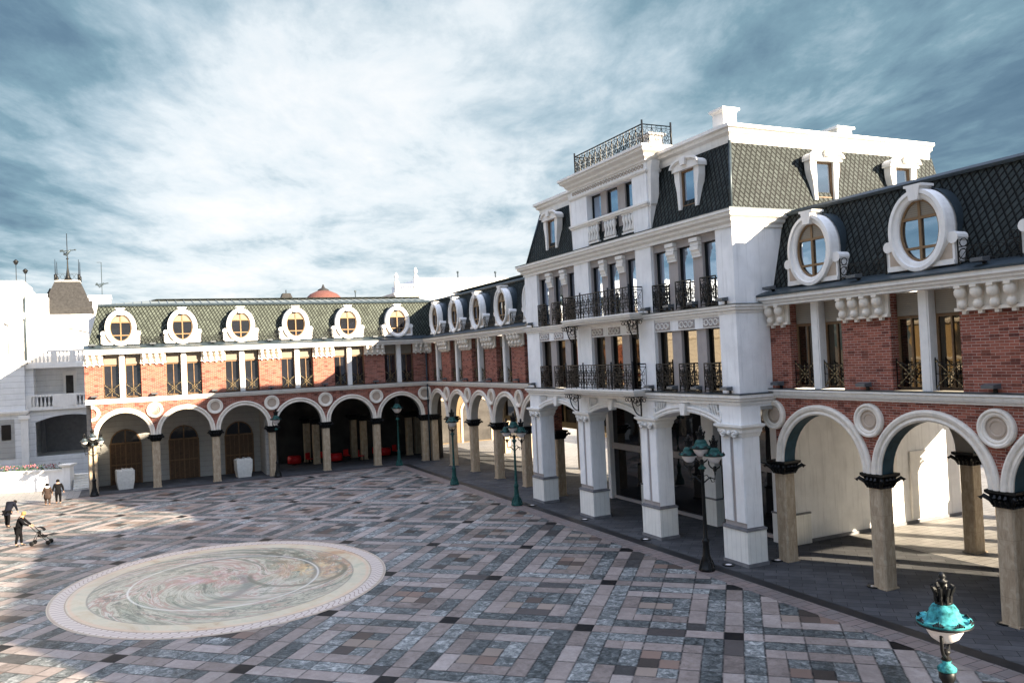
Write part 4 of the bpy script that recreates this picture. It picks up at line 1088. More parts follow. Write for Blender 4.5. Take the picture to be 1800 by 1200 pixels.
# ------------------------------------------------------------------ white palace at the left
PY = 82.0
pal = thing('white_palace', 'white classical palace with balustrades and a slate tower left of the brick arcade', 'building', (0, PY, 0))
mb = MB(); mb.box(-30, -8.65, -.8, 12, 0, 16.2); mb.obj('projecting_block', PALACE, pal)
pth = [(-30, -.8), (-8.65, -.8), (-8.65, 6)]
for pr in ([(0, 15.6), (.15, 15.7), (.2, 16.0), (.55, 16.25), (.6, 16.5), (.2, 16.55), (.2, 17.2), (0, 17.2)], [(0, 13.9), (.12, 13.9), (.3, 14.2), (.32, 14.4), (0, 14.5)], [(0, 9.9), (.12, 9.9), (.2, 10.1), (.2, 10.3), (0, 10.3)], [(0, 5.7), (.1, 5.7), (.25, 5.9), (.25, 6.05), (0, 6.05)]):
    MB().mould(pth, pr).obj('cornice', WHITE2, pal)
MB().box(-30, -8.66, -.79, 12, 16.2, 17.15).obj('parapet', WHITE2, pal)
for x in (-9.35, -10.6, -11.9):
    mb = MB(); mb.box(x-.32, x+.32, -.98, -.8, 10.3, 13.5); mb.box(x-.42, x+.42, -1.04, -.8, 13.5, 13.9)
    for sx in (-1, 1): mb.ringxz(x+sx*.34, -1.05, 13.62, .14, .14, .06, 10, 5)
    mb.obj('pilaster', WHITE2, pal)
mb = MB(); mb.box(-9.0, -8.45, -1.05, -.8, 0, 5.3); mb.box(-9.15, -8.3, -1.15, -.8, 5.3, 5.6); mb.obj('pilaster', WHITE2, pal)
mb = MB(); mb.box(-10.9, -9.5, -.86, -.79, 2.0, 5.35); mb.obj('door', WALLG, pal)
mb = MB(); mb.box(-10.45, -9.75, -.90, -.86, 3.6, 4.9); mb.obj('window', GLASSD, pal)
mb = MB(); mb.tube([(-8.5, -.5, 10.0), (-8.5, -.5, 16.0)], .10, 6); mb.obj('drainpipe', FLASH, pal)
# recessed part with loggias
mb = MB(); X0, X1 = -8.64, -2.2
parts('rear_wall', PALACE, pal, [(X0, X1, 2.2, 9, 7.0, 14.2), (X0, X1, 5, 9, 0, 7.0)])
mb.box(X0, -8.05, .02, 2.2, 6.05, 9.7); mb.box(X0, X1, .02, 5, 5.85, 6.1)
cx, hw, n = -5.3, 2.72, 14
for i in range(n):
    a0, a1 = -hw+2*hw*i/n, -hw+2*hw*(i+1)/n; f = lambda t: 4.9+.55*(1-(t/hw)**2)
    mb.add([(cx+a0, .02, f(a0)), (cx+a1, .02, f(a1)), (cx+a1, .02, 5.86), (cx+a0, .02, 5.86)], [(0, 1, 2, 3)])
mb.box(X0, cx-hw, .02, .5, 0, 5.86); mb.box(cx+hw, X1, .02, .5, 0, 5.86); mb.box(cx-hw, cx+hw, .05, .4, 0, 1.9)
mb.obj('loggia_wall', PALACE, pal)
parts('balcony_slab', WHITE2, pal, [(X0, X1, -.3, 2.2, 9.62, 9.98), (X0, X1, -.2, .018, 5.95, 6.12)])
MB().mould([(X0, 2.2), (X1, 2.2)], [(0, 13.6), (.15, 13.7), (.25, 14.1), (.3, 14.35), (0, 14.35)]).obj('cornice', WHITE2, pal)
mb = MB(); mb.prism([(-7.4, 12.9), (-5.4, 13.5), (-3.4, 12.9), (-3.4, 12.7), (-5.4, 13.25), (-7.4, 12.7)], 1.95, 2.2); mb.obj('pediment', WHITE2, pal)
for z0 in (9.98, 6.12):
    mb = MB(); mb.box(X0, X1, -.22, .02, z0+1.02, z0+1.18); mb.box(X0, X1, -.2, .0, z0, z0+.14)
    for x in (-8.45, -6.4, -5.0, -3.0): mb.box(x-.22, x+.22, -.24, .04, z0+.14, z0+1.02)
    if z0 < 8: mb.box(-6.2, -5.2, -.2, 0, z0+.14, z0+1.02)
    x = -8.1
    while x < X1:
        mb.lathe([(.07, 0), (.11, .18), (.05, .55), (.07, .88)], (x, -.1, z0+.14), 8); x += .30
    mb.obj('balustrade', WHITE2, pal)
parts('window_surround', WHITE2, pal, [(-5.95, -4.6, 2.08, 2.2, 11.2, 13.0), (-5.95, -4.85, 2.0, 2.19, 7.0, 9.3)])
mb = MB(); mb.box(-5.75, -4.8, 2.04, 2.1, 11.3, 12.75); mb.obj('window', mat_glass('grey_glass', (.2, .22, .22), .1), pal)
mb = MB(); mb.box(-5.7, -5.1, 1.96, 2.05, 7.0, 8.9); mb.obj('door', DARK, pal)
mb = MB(); mb.box(-8.0, -2.5, 4.6, 4.98, 1.9, 5.6); mb.box(-8.0, -7.6, 4.0, 4.6, 1.9, 5.6); mb.obj('loggia_back', mat('loggia_grey', (.16, .16, .165), .8, var=.15), pal)
# tower
mb = MB(); tx, ty = -5.5, 6.0
v = []
for z, w in ((14.6, 2.12), (15.2, 2.05), (17.75, 1.06)): v += [(tx-w, ty-w, z), (tx+w, ty-w, z), (tx+w, ty+w, z), (tx-w, ty+w, z)]
mb.add(v, [(4*k+i, 4*k+(i+1) % 4, 4*k+4+(i+1) % 4, 4*k+4+i) for k in range(2) for i in range(4)]+[(8, 9, 10, 11)])
mb.prism([(tx-2.1, 16.0), (tx-1.5, 17.2), (tx-1.2, 16.6)], ty-.5, ty+.5); mb.box(tx+1.2, tx+2.0, ty-1.0, ty+.2, 14.9, 15.9)
mb.obj('tower_roof', DARKROOF, pal)
parts('tower_cornice', WHITE2, pal, [(tx-2.0, tx+2.0, ty-2.0, ty+2.0, 14.21, 14.6), (tx-1.05, tx+1.05, ty-1.05, ty+1.05, 17.75, 17.85)])
mb = MB()
mb.lathe([(.42, 0), (.18, .5), (.07, 1.3), (.04, 2.4), (.03, 4.6)], (tx, ty, 17.85), 8)
mb.lathe([(.001, 0), (.14, .12), (.001, .24)], (tx, ty, 19.9), 8)
for sx in (-1, 1):
    for sy in (-1, 1):
        mb.lathe([(.12, 0), (.12, .55), (.04, .6), (.02, 2.0)], (tx+sx*.98, ty+sy*.98, 17.85), 6)
    mb.tube([(tx+sx*.98, ty-.98, 18.5), (tx+sx*.98, ty+.98, 18.5)], .02, 4)
mb.tube([(tx-.98, ty-.98, 18.5), (tx+.98, ty-.98, 18.5)], .02, 4)
for k in range(5): mb.ringxz(tx-.78+.39*k, ty-.98, 18.2, .17, .22, .02, 10)
mb.obj('tower_finials', IRON, pal)
mb = MB(); z = 20.7
mb.tube([(tx-.62, ty, z), (tx+.62, ty, z+.18)], .05, 5); mb.tube([(tx-.3, ty, z-.2), (tx-.1, ty, z-.28), (tx+.15, ty, z+.05), (tx+.35, ty, z+.2)], [.12, .16, .12, .05], 6)
mb.tube([(tx-.62, ty, z+.1), (tx-.35, ty, z+.15), (tx-.25, ty, z-.1)], .07, 5); mb.tube([(tx, ty-.5, z-.1), (tx, ty+.5, z-.1)], .04, 4); mb.lathe([(.001, -.1), (.12, 0), (.001, .1)], (tx+.68, ty, z+.2), 6)
mb.obj('weather_vane', FLASH, pal)
mb = MB(); mb.box(-8.6, -7.0, 3.0, 7, 14.3, 16.4); mb.box(-8.7, -7.0, 2.9, 7, 16.1, 16.4); mb.obj('side_block', WHITE, pal)
tur = thing('white_turret', 'small white rooftop block with a weather vane behind the slate tower', 'turret', (-2.75, 92, 0))
mb = MB(); mb.box(-1.15, .75, -1, 1.5, 10, 16.5); mb.box(-1.25, .85, -1.1, 1.6, 16.5, 16.75); mb.obj('wall', WHITE, tur)
mb = MB(); mb.tube([(0, 0, 16.7), (0, 0, 20.2)], .035, 5); mb.tube([(-.6, 0, 17.9), (.6, 0, 18.1)], .06, 5); mb.tube([(-.5, 0, 18.1), (-.2, 0, 17.7), (.2, 0, 18.1)], .10, 5); mb.tube([(-.4, 0, 20.2), (0, 0, 20.2)], .03, 4); mb.obj('weather_vane', FLASH, tur)
# lamps on the palace roof
def roof_lamp(x, y, z, h, label):
    o = thing('roof_lamp', label, 'lamp', (x, y, z), 0, 'lamps on the palace parapet')
    MB().lathe([(.07, 0), (.03, .1), (.025, h-.5), (.04, h-.48)], (0, 0, 0), 6).obj('post', IRON, o)
    MB().lathe([(.05, h-.5), (.16, h-.38), (.17, h-.28), (.24, h-.22), (.10, h-.05), (.02, h)], (0, 0, 0), 8).obj('lantern', IRON, o)
roof_lamp(-9.25, 83.5, 17.15, 2.2, 'taller post lamp on the white palace parapet')
roof_lamp(-8.85, 86.5, 16.4, 2.5, 'shorter post lamp on the palace roof just left of the slate tower')

# ------------------------------------------------------------------ behind the far roofs
ter = thing('terrace_building', 'white roof terrace building with urn topped balustrade behind the inner corner', 'building', (27.2, 88, 0))
mb = MB(); mb.box(-.4, 2.2, 0.0, 8, 0, 16.4); mb.box(2.2, 22, 0, 10, 0, 18.1); mb.obj('wall', WHITE, ter)
for pt, pr in (([(-.4, 6), (-.4, 0), (22, 0)], [(0, 16.2), (.15, 16.25), (.25, 16.5), (0, 16.55)]), ([(2.2, 0), (22, 0)], [(0, 17.95), (.15, 18.0), (.18, 18.2), (-.1, 18.2)])): MB().mould(pt, pr).obj('cornice', WHITE2, ter)
mb = MB()
for x, h in ((-.2, 1.3), (2.1, 1.9)):
    mb.box(x-.22, x+.22, -.1, .34, 16.5, 16.5+h); mb.lathe([(.10, 0), (.20, .1), (.10, .3), (.24, .55), (.16, .8), (.05, 1.0)], (x, .12, 16.5+h), 8)
mb.box(0, 2.0, .02, .2, 17.35, 17.5); mb.box(0, 2.0, .02, .2, 16.5, 16.62)
for k in range(7): mb.lathe([(.06, 0), (.10, .15), (.05, .5), (.07, .73)], (.2+.27*k, .1, 16.62), 6)
mb.obj('balustrade', WHITE2, ter)
for x in (7.4, 12.2): MB().lathe([(.07, 0), (.07, .7), (.16, .75), (.12, .95)], (x, .5, 18.1), 8).obj('vent_pipe', FLASH, ter)
dome = thing('tiled_dome', 'low red tiled dome with a dark cap behind the far roof', 'dome', (19.6, 92, 0))
MB().lathe([(2.4, 12), (2.35, 15.6), (2.1, 16.2), (1.5, 16.8), (.7, 17.15)], n=20).obj('roof', REDTILE, dome)
MB().lathe([(.7, 17.1), (.6, 17.3), (.2, 17.5), (.05, 17.9)], n=10).obj('cap', DARKROOF, dome)
cap = thing('pavilion_roof', 'small dark hipped pavilion roof behind the far roof left of the dome', 'roof', (15.3, 91, 0))
mb = MB(); mb.frus(-.45, .45, -.45, .45, 14, 16.75, 0); mb.add([(-.75, -.75, 15.9), (.75, -.75, 15.9), (.75, .75, 15.9), (-.75, .75, 15.9), (-.4, -.4, 16.8), (.4, -.4, 16.8), (.4, .4, 16.8), (-.4, .4, 16.8)], [(0, 1, 5, 4), (1, 2, 6, 5), (2, 3, 7, 6), (3, 0, 4, 7), (4, 5, 6, 7)]); mb.obj('roof', DARKROOF, cap)
MB().tube([(0, 0, 16.7), (0, 0, 17.2)], .05, 5).obj('finial', IRON, cap)
ant = thing('roof_pole', 'thin pale pole standing behind the far roof right of the dome', 'pole', (23.0, 91, 0))
MB().tube([(0, 0, 12), (0, 0, 17.0)], .06, 6).obj('shaft', FLASH, ant); MB().box(-.1, .1, -.1, .1, 16.9, 17.1).obj('cap', FLASH, ant)

# yard behind the middle wing and street behind the right wing
yb = thing('beige_arcade_house', 'beige house with arches standing behind the middle brick wing', 'building', (26.0, 80.0, 0))
mb = MB(); mb.box(0, 14, 0, 6, 0, 6.2); mb.obj('wall', mat('tan_stucco', (.15, .105, .06), .85, var=.15, dirt=.3), yb)
for k in range(3):
    cx = 2.3+4.4*k; MB().prism([(cx-1.6, .1), (cx+1.6, .1)]+[(cx+1.6*math.cos(PI*i/12), 3.2+1.4*math.sin(PI*i/12)) for i in range(13)], -.03, .02).obj('arched_shade_panel', DARK, yb)  # flat dark sheet on the wall stands for a shaded archway
    mb = MB(); mb.arc_mould(cx, 3.2, [(0, -.03), (0, -.1), (.25, -.1), (.25, -.03)], 0, PI, 16, 1.6, 1.4)
    for sx in (-1, 1): mb.box(cx+sx*1.72-.12, cx+sx*1.72+.12, -.1, -.03, 0, 3.2)
    mb.obj('arch_surround', TRAV, yb)
lw = thing('yard_wall', 'low pale wall across the sunlit yard behind the middle wing', 'wall', (44.0, 40.0, 0))
MB().box(0, .4, 0, 34, 0, 3.2).obj('wall', YELLOW, lw); MB().box(-.06, .46, 0, 34, 3.2, 3.35).obj('coping', WHITE2, lw)
eb = thing('street_building', 'pale rusticated building across the street seen through the brick wing arches', 'building', (62.0, 4.0, 0))
MB().box(0, 8, 0, 44, 0, 7.2).obj('wall', PALACE, eb)
mb = MB()
for k in range(9): MB().box(-.05, .02, 2+4.6*k, 4.2+4.6*k, .3, 3.6).obj('window', GLASSD, eb)
MB().mould([(0, 44), (0, 0)], [(0, 6.6), (.2, 6.7), (.4, 7.2), (0, 7.3)]).obj('cornice', WHITE2, eb)

# ------------------------------------------------------------------ low garden wall, steps
gw = thing('garden_wall', 'low white garden wall with a stone cap and end pillar at the left', 'wall', (0, 0, 0))
A, Bp = Vector((-16.0, 76.6)), Vector((-5.35, 72.3)); dirv = (Bp-A).normalized(); ang = math.atan2(dirv.y, dirv.x); LW = (Bp-A).length
gw.location = (A.x, A.y, 0); gw.rotation_euler = (0, 0, ang)
MB().box(0, LW, 0, .45, 0, 1.45).obj('wall', WHITE, gw); MB().box(0, LW-.0, -.06, .51, 1.45, 1.60).obj('coping', WHITE2, gw)
mb = MB(); mb.box(LW, LW+.6, -.1, .55, 0, 1.75); mb.obj('end_pillar', WHITE, gw)
mb = MB(); mb.frus(LW, LW+.6, -.1, .55, 1.75, 1.88, .16); mb.box(LW-.2, LW+.8, -.3, .75, 1.88, 1.98); mb.obj('pillar_cap', WHITE2, gw)
pl = put('flower_bed', None, None, (A.x, A.y, 0), ang); 
mb = MB(); random.seed(3)
for k in range(900):
    x = random.uniform(.2, LW-.1); y = random.uniform(.1, 1.1); z = 1.55+random.random()**2*.45; r = random.uniform(.05, .12); a = random.uniform(0, 6.28); t = random.uniform(-.6, .6)
    c, s_ = math.cos(a), math.sin(a)
    mb.add([(x-r*c, y-r*s_, z), (x+r*s_*.5, y-r*c*.5, z+r*t), (x+r*c, y+r*s_, z+r*.9), (x-r*s_*.5, y+r*c*.5, z+r*t)], [(0, 1, 2, 3)])
f = mb.obj('foliage', GREENP, pl)
mb = MB()
for k in range(160):
    x = random.uniform(.2, LW-.1); y = random.uniform(.1, 1.0); z = 1.75+random.random()*.25; mb.lathe([(.001, -.05), (.05, 0), (.001, .05)], (x, y, z), 5)
mb.obj('blossom', PINKP, pl)
MB().box(.1, LW-.1, .46, 1.2, 0, 1.5).obj('soil_bed', DARKROOF, pl)
tag(pl, 'row of low green and pink bedding plants behind the garden wall', 'flower bed')
st = thing('garden_steps', 'pale stone steps rising between the garden wall and the brick building', 'steps', (-4.6, 71.2, 0))
mb = MB()
for k in range(6): mb.box(0, 1.15, .35*k, 2.6, .17*k, .17*(k+1)-.004)
mb.obj('treads', CONC, st); MB().box(1.15, 1.3, 0, 2.6, 0, 1.4).obj('cheek_wall', WHITE2, st)

# ------------------------------------------------------------------ concrete blocks
def stone_block(x, y, label):
    o = thing('concrete_block', label, 'block', (x, y, 0), R(8), 'pale concrete blocks in the far arcade')
    mb = MB()
    v = []
    for z, w, dd in ((0, .50, .40), (.62, .61, .46), (1.40, .63, .48)): v += [(-w, -dd, z), (w, -dd, z), (w, dd, z), (-w, dd, z)]
    mb.add(v, [(3, 2, 1, 0), (8, 9, 10, 11)]+[(4*k+i, 4*k+(i+1) % 4, 4*k+4+(i+1) % 4, 4*k+4+i) for k in range(2) for i in range(4)])
    mb.obj('body', CONC, o)
    mb = MB(); random.seed(int(x*10)+50)
    for k in range(9):
        xx = -.55+.13*k; h = random.uniform(.05, .15); mb.frus(xx-.07, xx+.07, -.42, .42, 1.40, 1.40+h, -.03)
    mb.obj('rough_top', CONC, o)
stone_block(-.95, 69.3, 'pale tapered concrete block in front of the leftmost arched door')
stone_block(7.75, 69.5, 'pale tapered concrete block in front of the third arched door')

# ------------------------------------------------------------------ street lamps
def hat_pieces(sc, z):
    """lantern whose brim is at height z"""
    hat = MB(); hat.lathe([(.46*sc, -.03), (.50*sc, 0), (.485*sc, .035), (.43*sc, .022*sc), (.345*sc, .045*sc), (.315*sc, .075*sc), (.285*sc, .16*sc), (.255*sc, .195*sc), (.262*sc, .225*sc), (.20*sc, .315*sc), (.13*sc, .355*sc), (.10*sc, .37*sc)], (0, 0, z), 22)
    glb = MB(); glb.lathe([(.02, -.40*sc), (.13*sc, -.385*sc), (.25*sc, -.30*sc), (.34*sc, -.15*sc), (.39*sc, -.01)], (0, 0, z), 18)
    ir = MB(); ir.lathe([(.46*sc, -.045), (.50*sc, -.035), (.505*sc, -.015), (.46*sc, -.02)], (0, 0, z), 22)
    for k in range(8):
        a = 2*PI*k/8; c, s_ = math.cos(a), math.sin(a)
        for q in (-.2, -.1, 0, .1, .2):
            a2 = a+q; ir.tube([(.49*sc*math.cos(a2), .49*sc*math.sin(a2), z+.015), (.45*sc*math.cos(a2*.0+a+q*.6), .45*sc*math.sin(a+q*.6), z+(.11-.25*abs(q))*sc)], [.03*sc, .012*sc], 4)
        ir.tube([(.12*sc*c, .12*sc*s_, z+.35*sc), (.14*sc*c, .14*sc*s_, z+.52*sc), (.165*sc*c, .165*sc*s_, z+.62*sc), (.20*sc*c, .20*sc*s_, z+.68*sc), (.16*sc*c, .16*sc*s_, z+.70*sc)], [.045*sc, .030*sc, .045*sc, .036*sc, .016*sc], 5)
        ir.ringxz(.13*sc*c, .13*sc*s_, z+.46*sc, .05*sc, .07*sc, .016*sc, 8)
    ir.lathe([(.15*sc, .34*sc), (.155*sc, .37*sc), (.14*sc, .39*sc)], (0, 0, z), 14)
    ir.lathe([(.07*sc, .35*sc), (.05*sc, .60*sc), (.04*sc, .70*sc), (.10*sc, .76*sc), (.105*sc, .79*sc), (.04*sc, .81*sc), (.075*sc, .86*sc), (.05*sc, .91*sc), (.01, .95*sc)], (0, 0, z), 8)
    return hat, glb, ir
def pole_mesh(h):
    mb = MB()
    mb.lathe([(.30, 0), (.31, .10), (.26, .14), (.25, .28), (.19, .36), (.20, .44), (.15, .62), (.125, 1.02), (.14, 1.10), (.16, 1.16), (.13, 1.22), (.085, 1.30), (.075, 1.9), (.06, h-.15), (.09, h-.10), (.09, h-.03), (.05, h)], (0, 0, 0), 14)
    for k in range(4):
        a = PI/4+k*PI/2; mb.tube([(.30*math.cos(a), .30*math.sin(a), .03), (.24*math.cos(a), .24*math.sin(a), .30), (.15*math.cos(a), .15*math.sin(a), .55)], [.06, .05, .03], 5)
    return mb
def street_lamp(x, y, label, heads=1, hgt=4.75, patina=PATINA, sc=1.0, rot=0, green_base=False):
    o = thing('street_lamp', label, 'street lamp', (x, y, .012), rot, 'street lamps round the square')
    pm = pole_mesh(hgt-.92*sc); po = pm.obj('post', PATINA if green_base else IRON, o)
    mb = MB(); mb.lathe([(q*sc, w_*sc) for q, w_ in ((.08, -.10), (.17, -.08), (.175, -.03), (.12, .02), (.07, .06), (.09, .11), (.03, .15))], (0, 0, hgt-.86*sc), 14); mb.obj('collar', patina, po)
    def head(px_, py_, z, s_):
        hat, glb, ir = hat_pieces(s_, z)
        e = put('lantern', None, o, (px_, py_, 0)); hat.obj('lamp_hat', patina, e); glb.obj('globe', FROST, e)
        for sgn in (-1, 1):
            ir.tube([(sgn*.29*s_, 0, z-.03), (sgn*.29*s_, 0, z-.46*s_), (sgn*.22*s_, 0, z-.57*s_), (sgn*.08*s_, 0, z-.66*s_), (0, 0, z-.74*s_)], .034*s_, 6)
        ir.lathe([(q*s_, w_*s_) for q, w_ in ((.06, -.04), (.10, .02), (.05, .09), (.09, .15), (.07, .19), (.02, .22))], (0, 0, z-.74*s_), 9)
        ir.obj('iron_crown', IRON, e)
    head(0, 0, hgt, sc)
    if heads == 3:
        ar = MB()
        for sgn in (-1, 1):
            zz = hgt-.72; ar.tube([(0, 0, zz-.70), (sgn*.16, 0, zz-.56), (sgn*.30, 0, zz-.45), (sgn*.50, 0, zz-.50), (sgn*.52, 0, zz-.30), (sgn*.50, 0, zz-.1)], .03, 5)
            ar.tube([(0, 0, zz-.42), (sgn*.18, 0, zz-.36), (sgn*.26, 0, zz-.46), (sgn*.18, 0, zz-.54)], .022, 4)
            ar.tube([(sgn*.30, 0, zz-.45), (sgn*.38, 0, zz-.62), (sgn*.48, 0, zz-.60), (sgn*.46, 0, zz-.52)], .02, 4)
            head(sgn*.52, 0, hgt-.28, sc*.92)
        ar.obj('arms', IRON, o)
    return o
street_lamp(20.1, 26.0, 'three headed lamp beside the nearest hotel pillar', 3, 4.82, rot=R(-60), sc=.9)
street_lamp(20.1, 43.5, 'three headed lamp with green base where hotel meets middle wing', 3, 4.6, rot=R(-60), sc=.9, green_base=True)
street_lamp(19.95, 53.4, 'single headed lamp with green base before the middle brick wing', 1, 4.4, sc=.95, green_base=True)
street_lamp(20.0, 66.6, 'single headed lamp standing at the inner corner of the square', 1, 4.85, sc=1.05, green_base=True)
street_lamp(10.1, 67.1, 'lamp close against the column right of the third arched door', 1, 4.6, sc=.9)
street_lamp(-2.95, 66.6, 'black lamp with side arms at the left end of the brick arcade', 3, 4.3, patina=FLASH, sc=.66)

def px_ray(u, v):
    return _F+_R2*((u-900)/F_PX)-_U2*((v-600)/F_PX)
def px_depth(u, v, dep):
    r_ = px_ray(u, v); return Vector((0, 0, CAM_H))+r_*dep
tp = px_depth(1660, 1093, 9.4)
street_lamp(tp.x, tp.y, 'turquoise patinated lantern on a black post in the right foreground', 1, tp.z, TURQ, sc=.60, rot=R(25))

# ------------------------------------------------------------------ ground uplights and floodlights
def ground_light_meshes():
    a = MB().arc_mould(0, 0, [(.13, -.018), (.13, .018), (.24, .012), (.25, -.018)], 0, 2*PI, 20)
    a.v = [(x, z, -y) for x, y, z in a.v]
    g_ = MB().lathe([(.135, -.01), (.13, .008), (.10, .014)], (0, 0, 0), 16)
    return a.mesh('bezel', IRON), g_.mesh('lens', FROST)
GLM = ground_light_meshes()
def ground_light(x, y, label):
    o = thing('ground_light', label, 'ground light', (x, y, .024), 0, 'round lights sunk in the pavement'); put('bezel', GLM[0], o); put('lens', GLM[1], o)
for u, v, lab in ((1367, 985, 'round sunken light at the column nearest the hotel'), (1537, 1031, 'round sunken light at the second right wing column'), (1768, 1096, 'round sunken light at the foot of the rightmost column'),
                  (1281, 993, 'round sunken light before the nearest hotel pillar'), (1135, 948, 'round sunken light before the second nearest hotel pillar'), (1028, 913, 'round sunken light before the third nearest hotel pillar'), (936, 888, 'round sunken light before the farthest hotel pillar')):
    r_ = px_ray(u, v); t = CAM_H/-r_.z; p = r_*t; ground_light(p.x, p.y, lab)
def flood_meshes():
    mb = MB(); mb.box(-.06, .06, -.16, -.10, 0, .16); mb.tube([(0, -.13, .08), (0, -.32, .18)], .025, 5); br = mb.mesh('bracket', IRON)
    mb = MB(); v = []
    for y, w, z0, z1 in ((-.52, .20, .14, .24), (-.22, .24, .12, .28)): v += [(-w, y, z0), (w, y, z0), (w, y, z1), (-w, y, z1)]
    mb.add(v, [(0, 1, 2, 3), (7, 6, 5, 4)]+[(i, (i+1) % 4, (i+1) % 4+4, i+4) for i in range(4)]); hs = mb.mesh('housing', FLOODM)
    return br, hs
FLM = flood_meshes()
def floodlight(root_loc, rot, x, y, z, label):
    c, s_ = math.cos(rot), math.sin(rot)
    o = thing('floodlight', label, 'floodlight', (root_loc[0]+x*c-y*s_, root_loc[1]+x*s_+y*c, z), rot, 'floodlights on the ledges')
    put('bracket', FLM[0], o); put('housing', FLM[1], o)
FAR_L, MID_L, RW_L, H_L = (-3.4, YF), (XW, YF), (XW, 25.44), (21.7, 44.4)
for i, c in enumerate(fcols):
    if c > FL-.5: continue
    floodlight(FAR_L, 0, max(c, .6), .12, 6.99, f'small floodlight at the foot of the {ORD[i]} brick pier on the far building')
    floodlight(FAR_L, 0, max(c, .6), -.05, 10.80, f'small floodlight on the gutter over the {ORD[i]} brick pier on the far building')
for i, c in enumerate(mcols[1:], 1):
    if c > 22.9: continue
    floodlight(MID_L, -PI/2, c, .12, 6.99, f'small floodlight under the {ORD[i]} middle wing pier counted from the inner corner')
for i, c in enumerate(rcols[:3]):
    floodlight(RW_L, -PI/2, max(c, .5), .12, 6.99, f'grey floodlight on the ledge under the {ORD[i]} brick pier right of the hotel')
    floodlight(RW_L, -PI/2, max(c, .5), -.05, 10.80, f'grey floodlight on the gutter above the {ORD[i]} brick pier right of the hotel')
for x, n_ in ((.8, 'leftmost white pier'), (13.0, 'white pier right of the balcony'), (14.8, 'left side of the middle window'), (16.5, 'right side of the middle window'), (18.4, 'rightmost white pier')):
    for z, fl in ((6.86, 'first floor'), (10.45, 'second floor')):
        floodlight(H_L, -PI/2, x, .13, z, f'black floodlight on the hotel {fl} ledge, {n_}')

# ------------------------------------------------------------------ cafe furniture in the dark hall
def cafe_chair(x, y, rot, label):
    o = thing('cafe_chair', label, 'chair', (x, y, .004), rot, 'red chairs in the far hall')
    MB().box(-.24, .24, -.24, .24, .42, .48).obj('seat', REDC, o)
    MB().box(-.24, .24, .20, .25, .48, .98).obj('backrest', REDC, o)
    lg = MB().box(-.02, .02, -.02, .02, 0, .42).mesh('leg', IRON)
    for sx in (-1, 1):
        for sy in (-1, 1): put('leg', lg, o, (sx*.2, sy*.2, 0))
def cafe_table(x, y, label):
    o = thing('cafe_table', label, 'table', (x, y, .004), 0, 'red tables in the far hall')
    MB().lathe([(.55, .70), (.56, .73), (.55, .76)], n=18).obj('table_top', REDC, o); MB().lathe([(.3, 0), (.05, .06), (.04, .7)], n=8).obj('pedestal', IRON, o)
    MB().lathe([(.62, .12), (.60, .70)], n=18).obj('table_cloth', REDC, o)
r1 = [(12.7, 74.6, 'red table in the hall behind the fourth arch'), (16.2, 73.7, 'red table in the hall left of the fifth arch column'), (21.0, 74.6, 'red table in the hall behind the sixth arch')]
for x, y, l in r1: cafe_table(x, y, l)
for x, y, rt, l in ((13.9, 74.0, 0.5, 'red chair right of the table behind the fourth arch'), (15.2, 74.3, 2.0, 'red chair left of the middle table in the far hall'), (17.3, 74.0, .2, 'red chair right of the middle table in the far hall'), (18.3, 72.6, 1.2, 'bright red chair in front of the inner hall column'), (20.0, 73.9, 2.4, 'red chair left of the table behind the sixth arch'), (22.0, 74.2, .4, 'red chair right of the table behind the sixth arch')):
    cafe_chair(x, y, rt, l)

# ------------------------------------------------------------------ people
SKIN = mat('skin', (.34, .20, .14), .6); HAIRD = mat('dark_hair', (.006, .005, .004), .8, spec=.1); HAIRB = mat('blond_hair', (.26, .15, .055), .7)
BLACKC = mat('black_cloth', (.004, .004, .005), .95, var=.3, spec=.1); NAVY = mat('navy_cloth', (.006, .007, .012), .95, var=.3, spec=.1); BROWNC = mat('brown_coat', (.035, .024, .02), .95, var=.3, spec=.1); DENIM = mat('denim', (.05, .065, .10), .85, var=.3); FUR = mat('white_fur', (.62, .56, .50), .95); SHOE = mat('dark_shoes', (.02, .018, .016), .6)
def skin_obj(name, chains, m, parent, root=0, sub=1):
    """chains: list of polylines of (point, radius); shared points merge"""
    vs, rs, es, key = [], [], [], {}
    for ch in chains:
        prev = None
        for p, r_ in ch:
            k = tuple(round(c, 3) for c in p)
            if k not in key: key[k] = len(vs); vs.append(p); rs.append(r_)
            i = key[k]
            if prev is not None and prev != i: es.append((prev, i))
            prev = i
    me = bpy.data.meshes.new(name); me.from_pydata(vs, es, []); o = put(name, me, parent)
    md = o.modifiers.new('skin', 'SKIN'); md.use_smooth_shade = True
    for i, s_ in enumerate(me.skin_vertices[0].data):
        s_.radius = (rs[i], rs[i]); s_.use_root = (i == root)
    if sub: o.modifiers.new('sub', 'SUBSURF').levels = sub; o.modifiers['sub'].render_levels = sub
    me.materials.append(m); return o
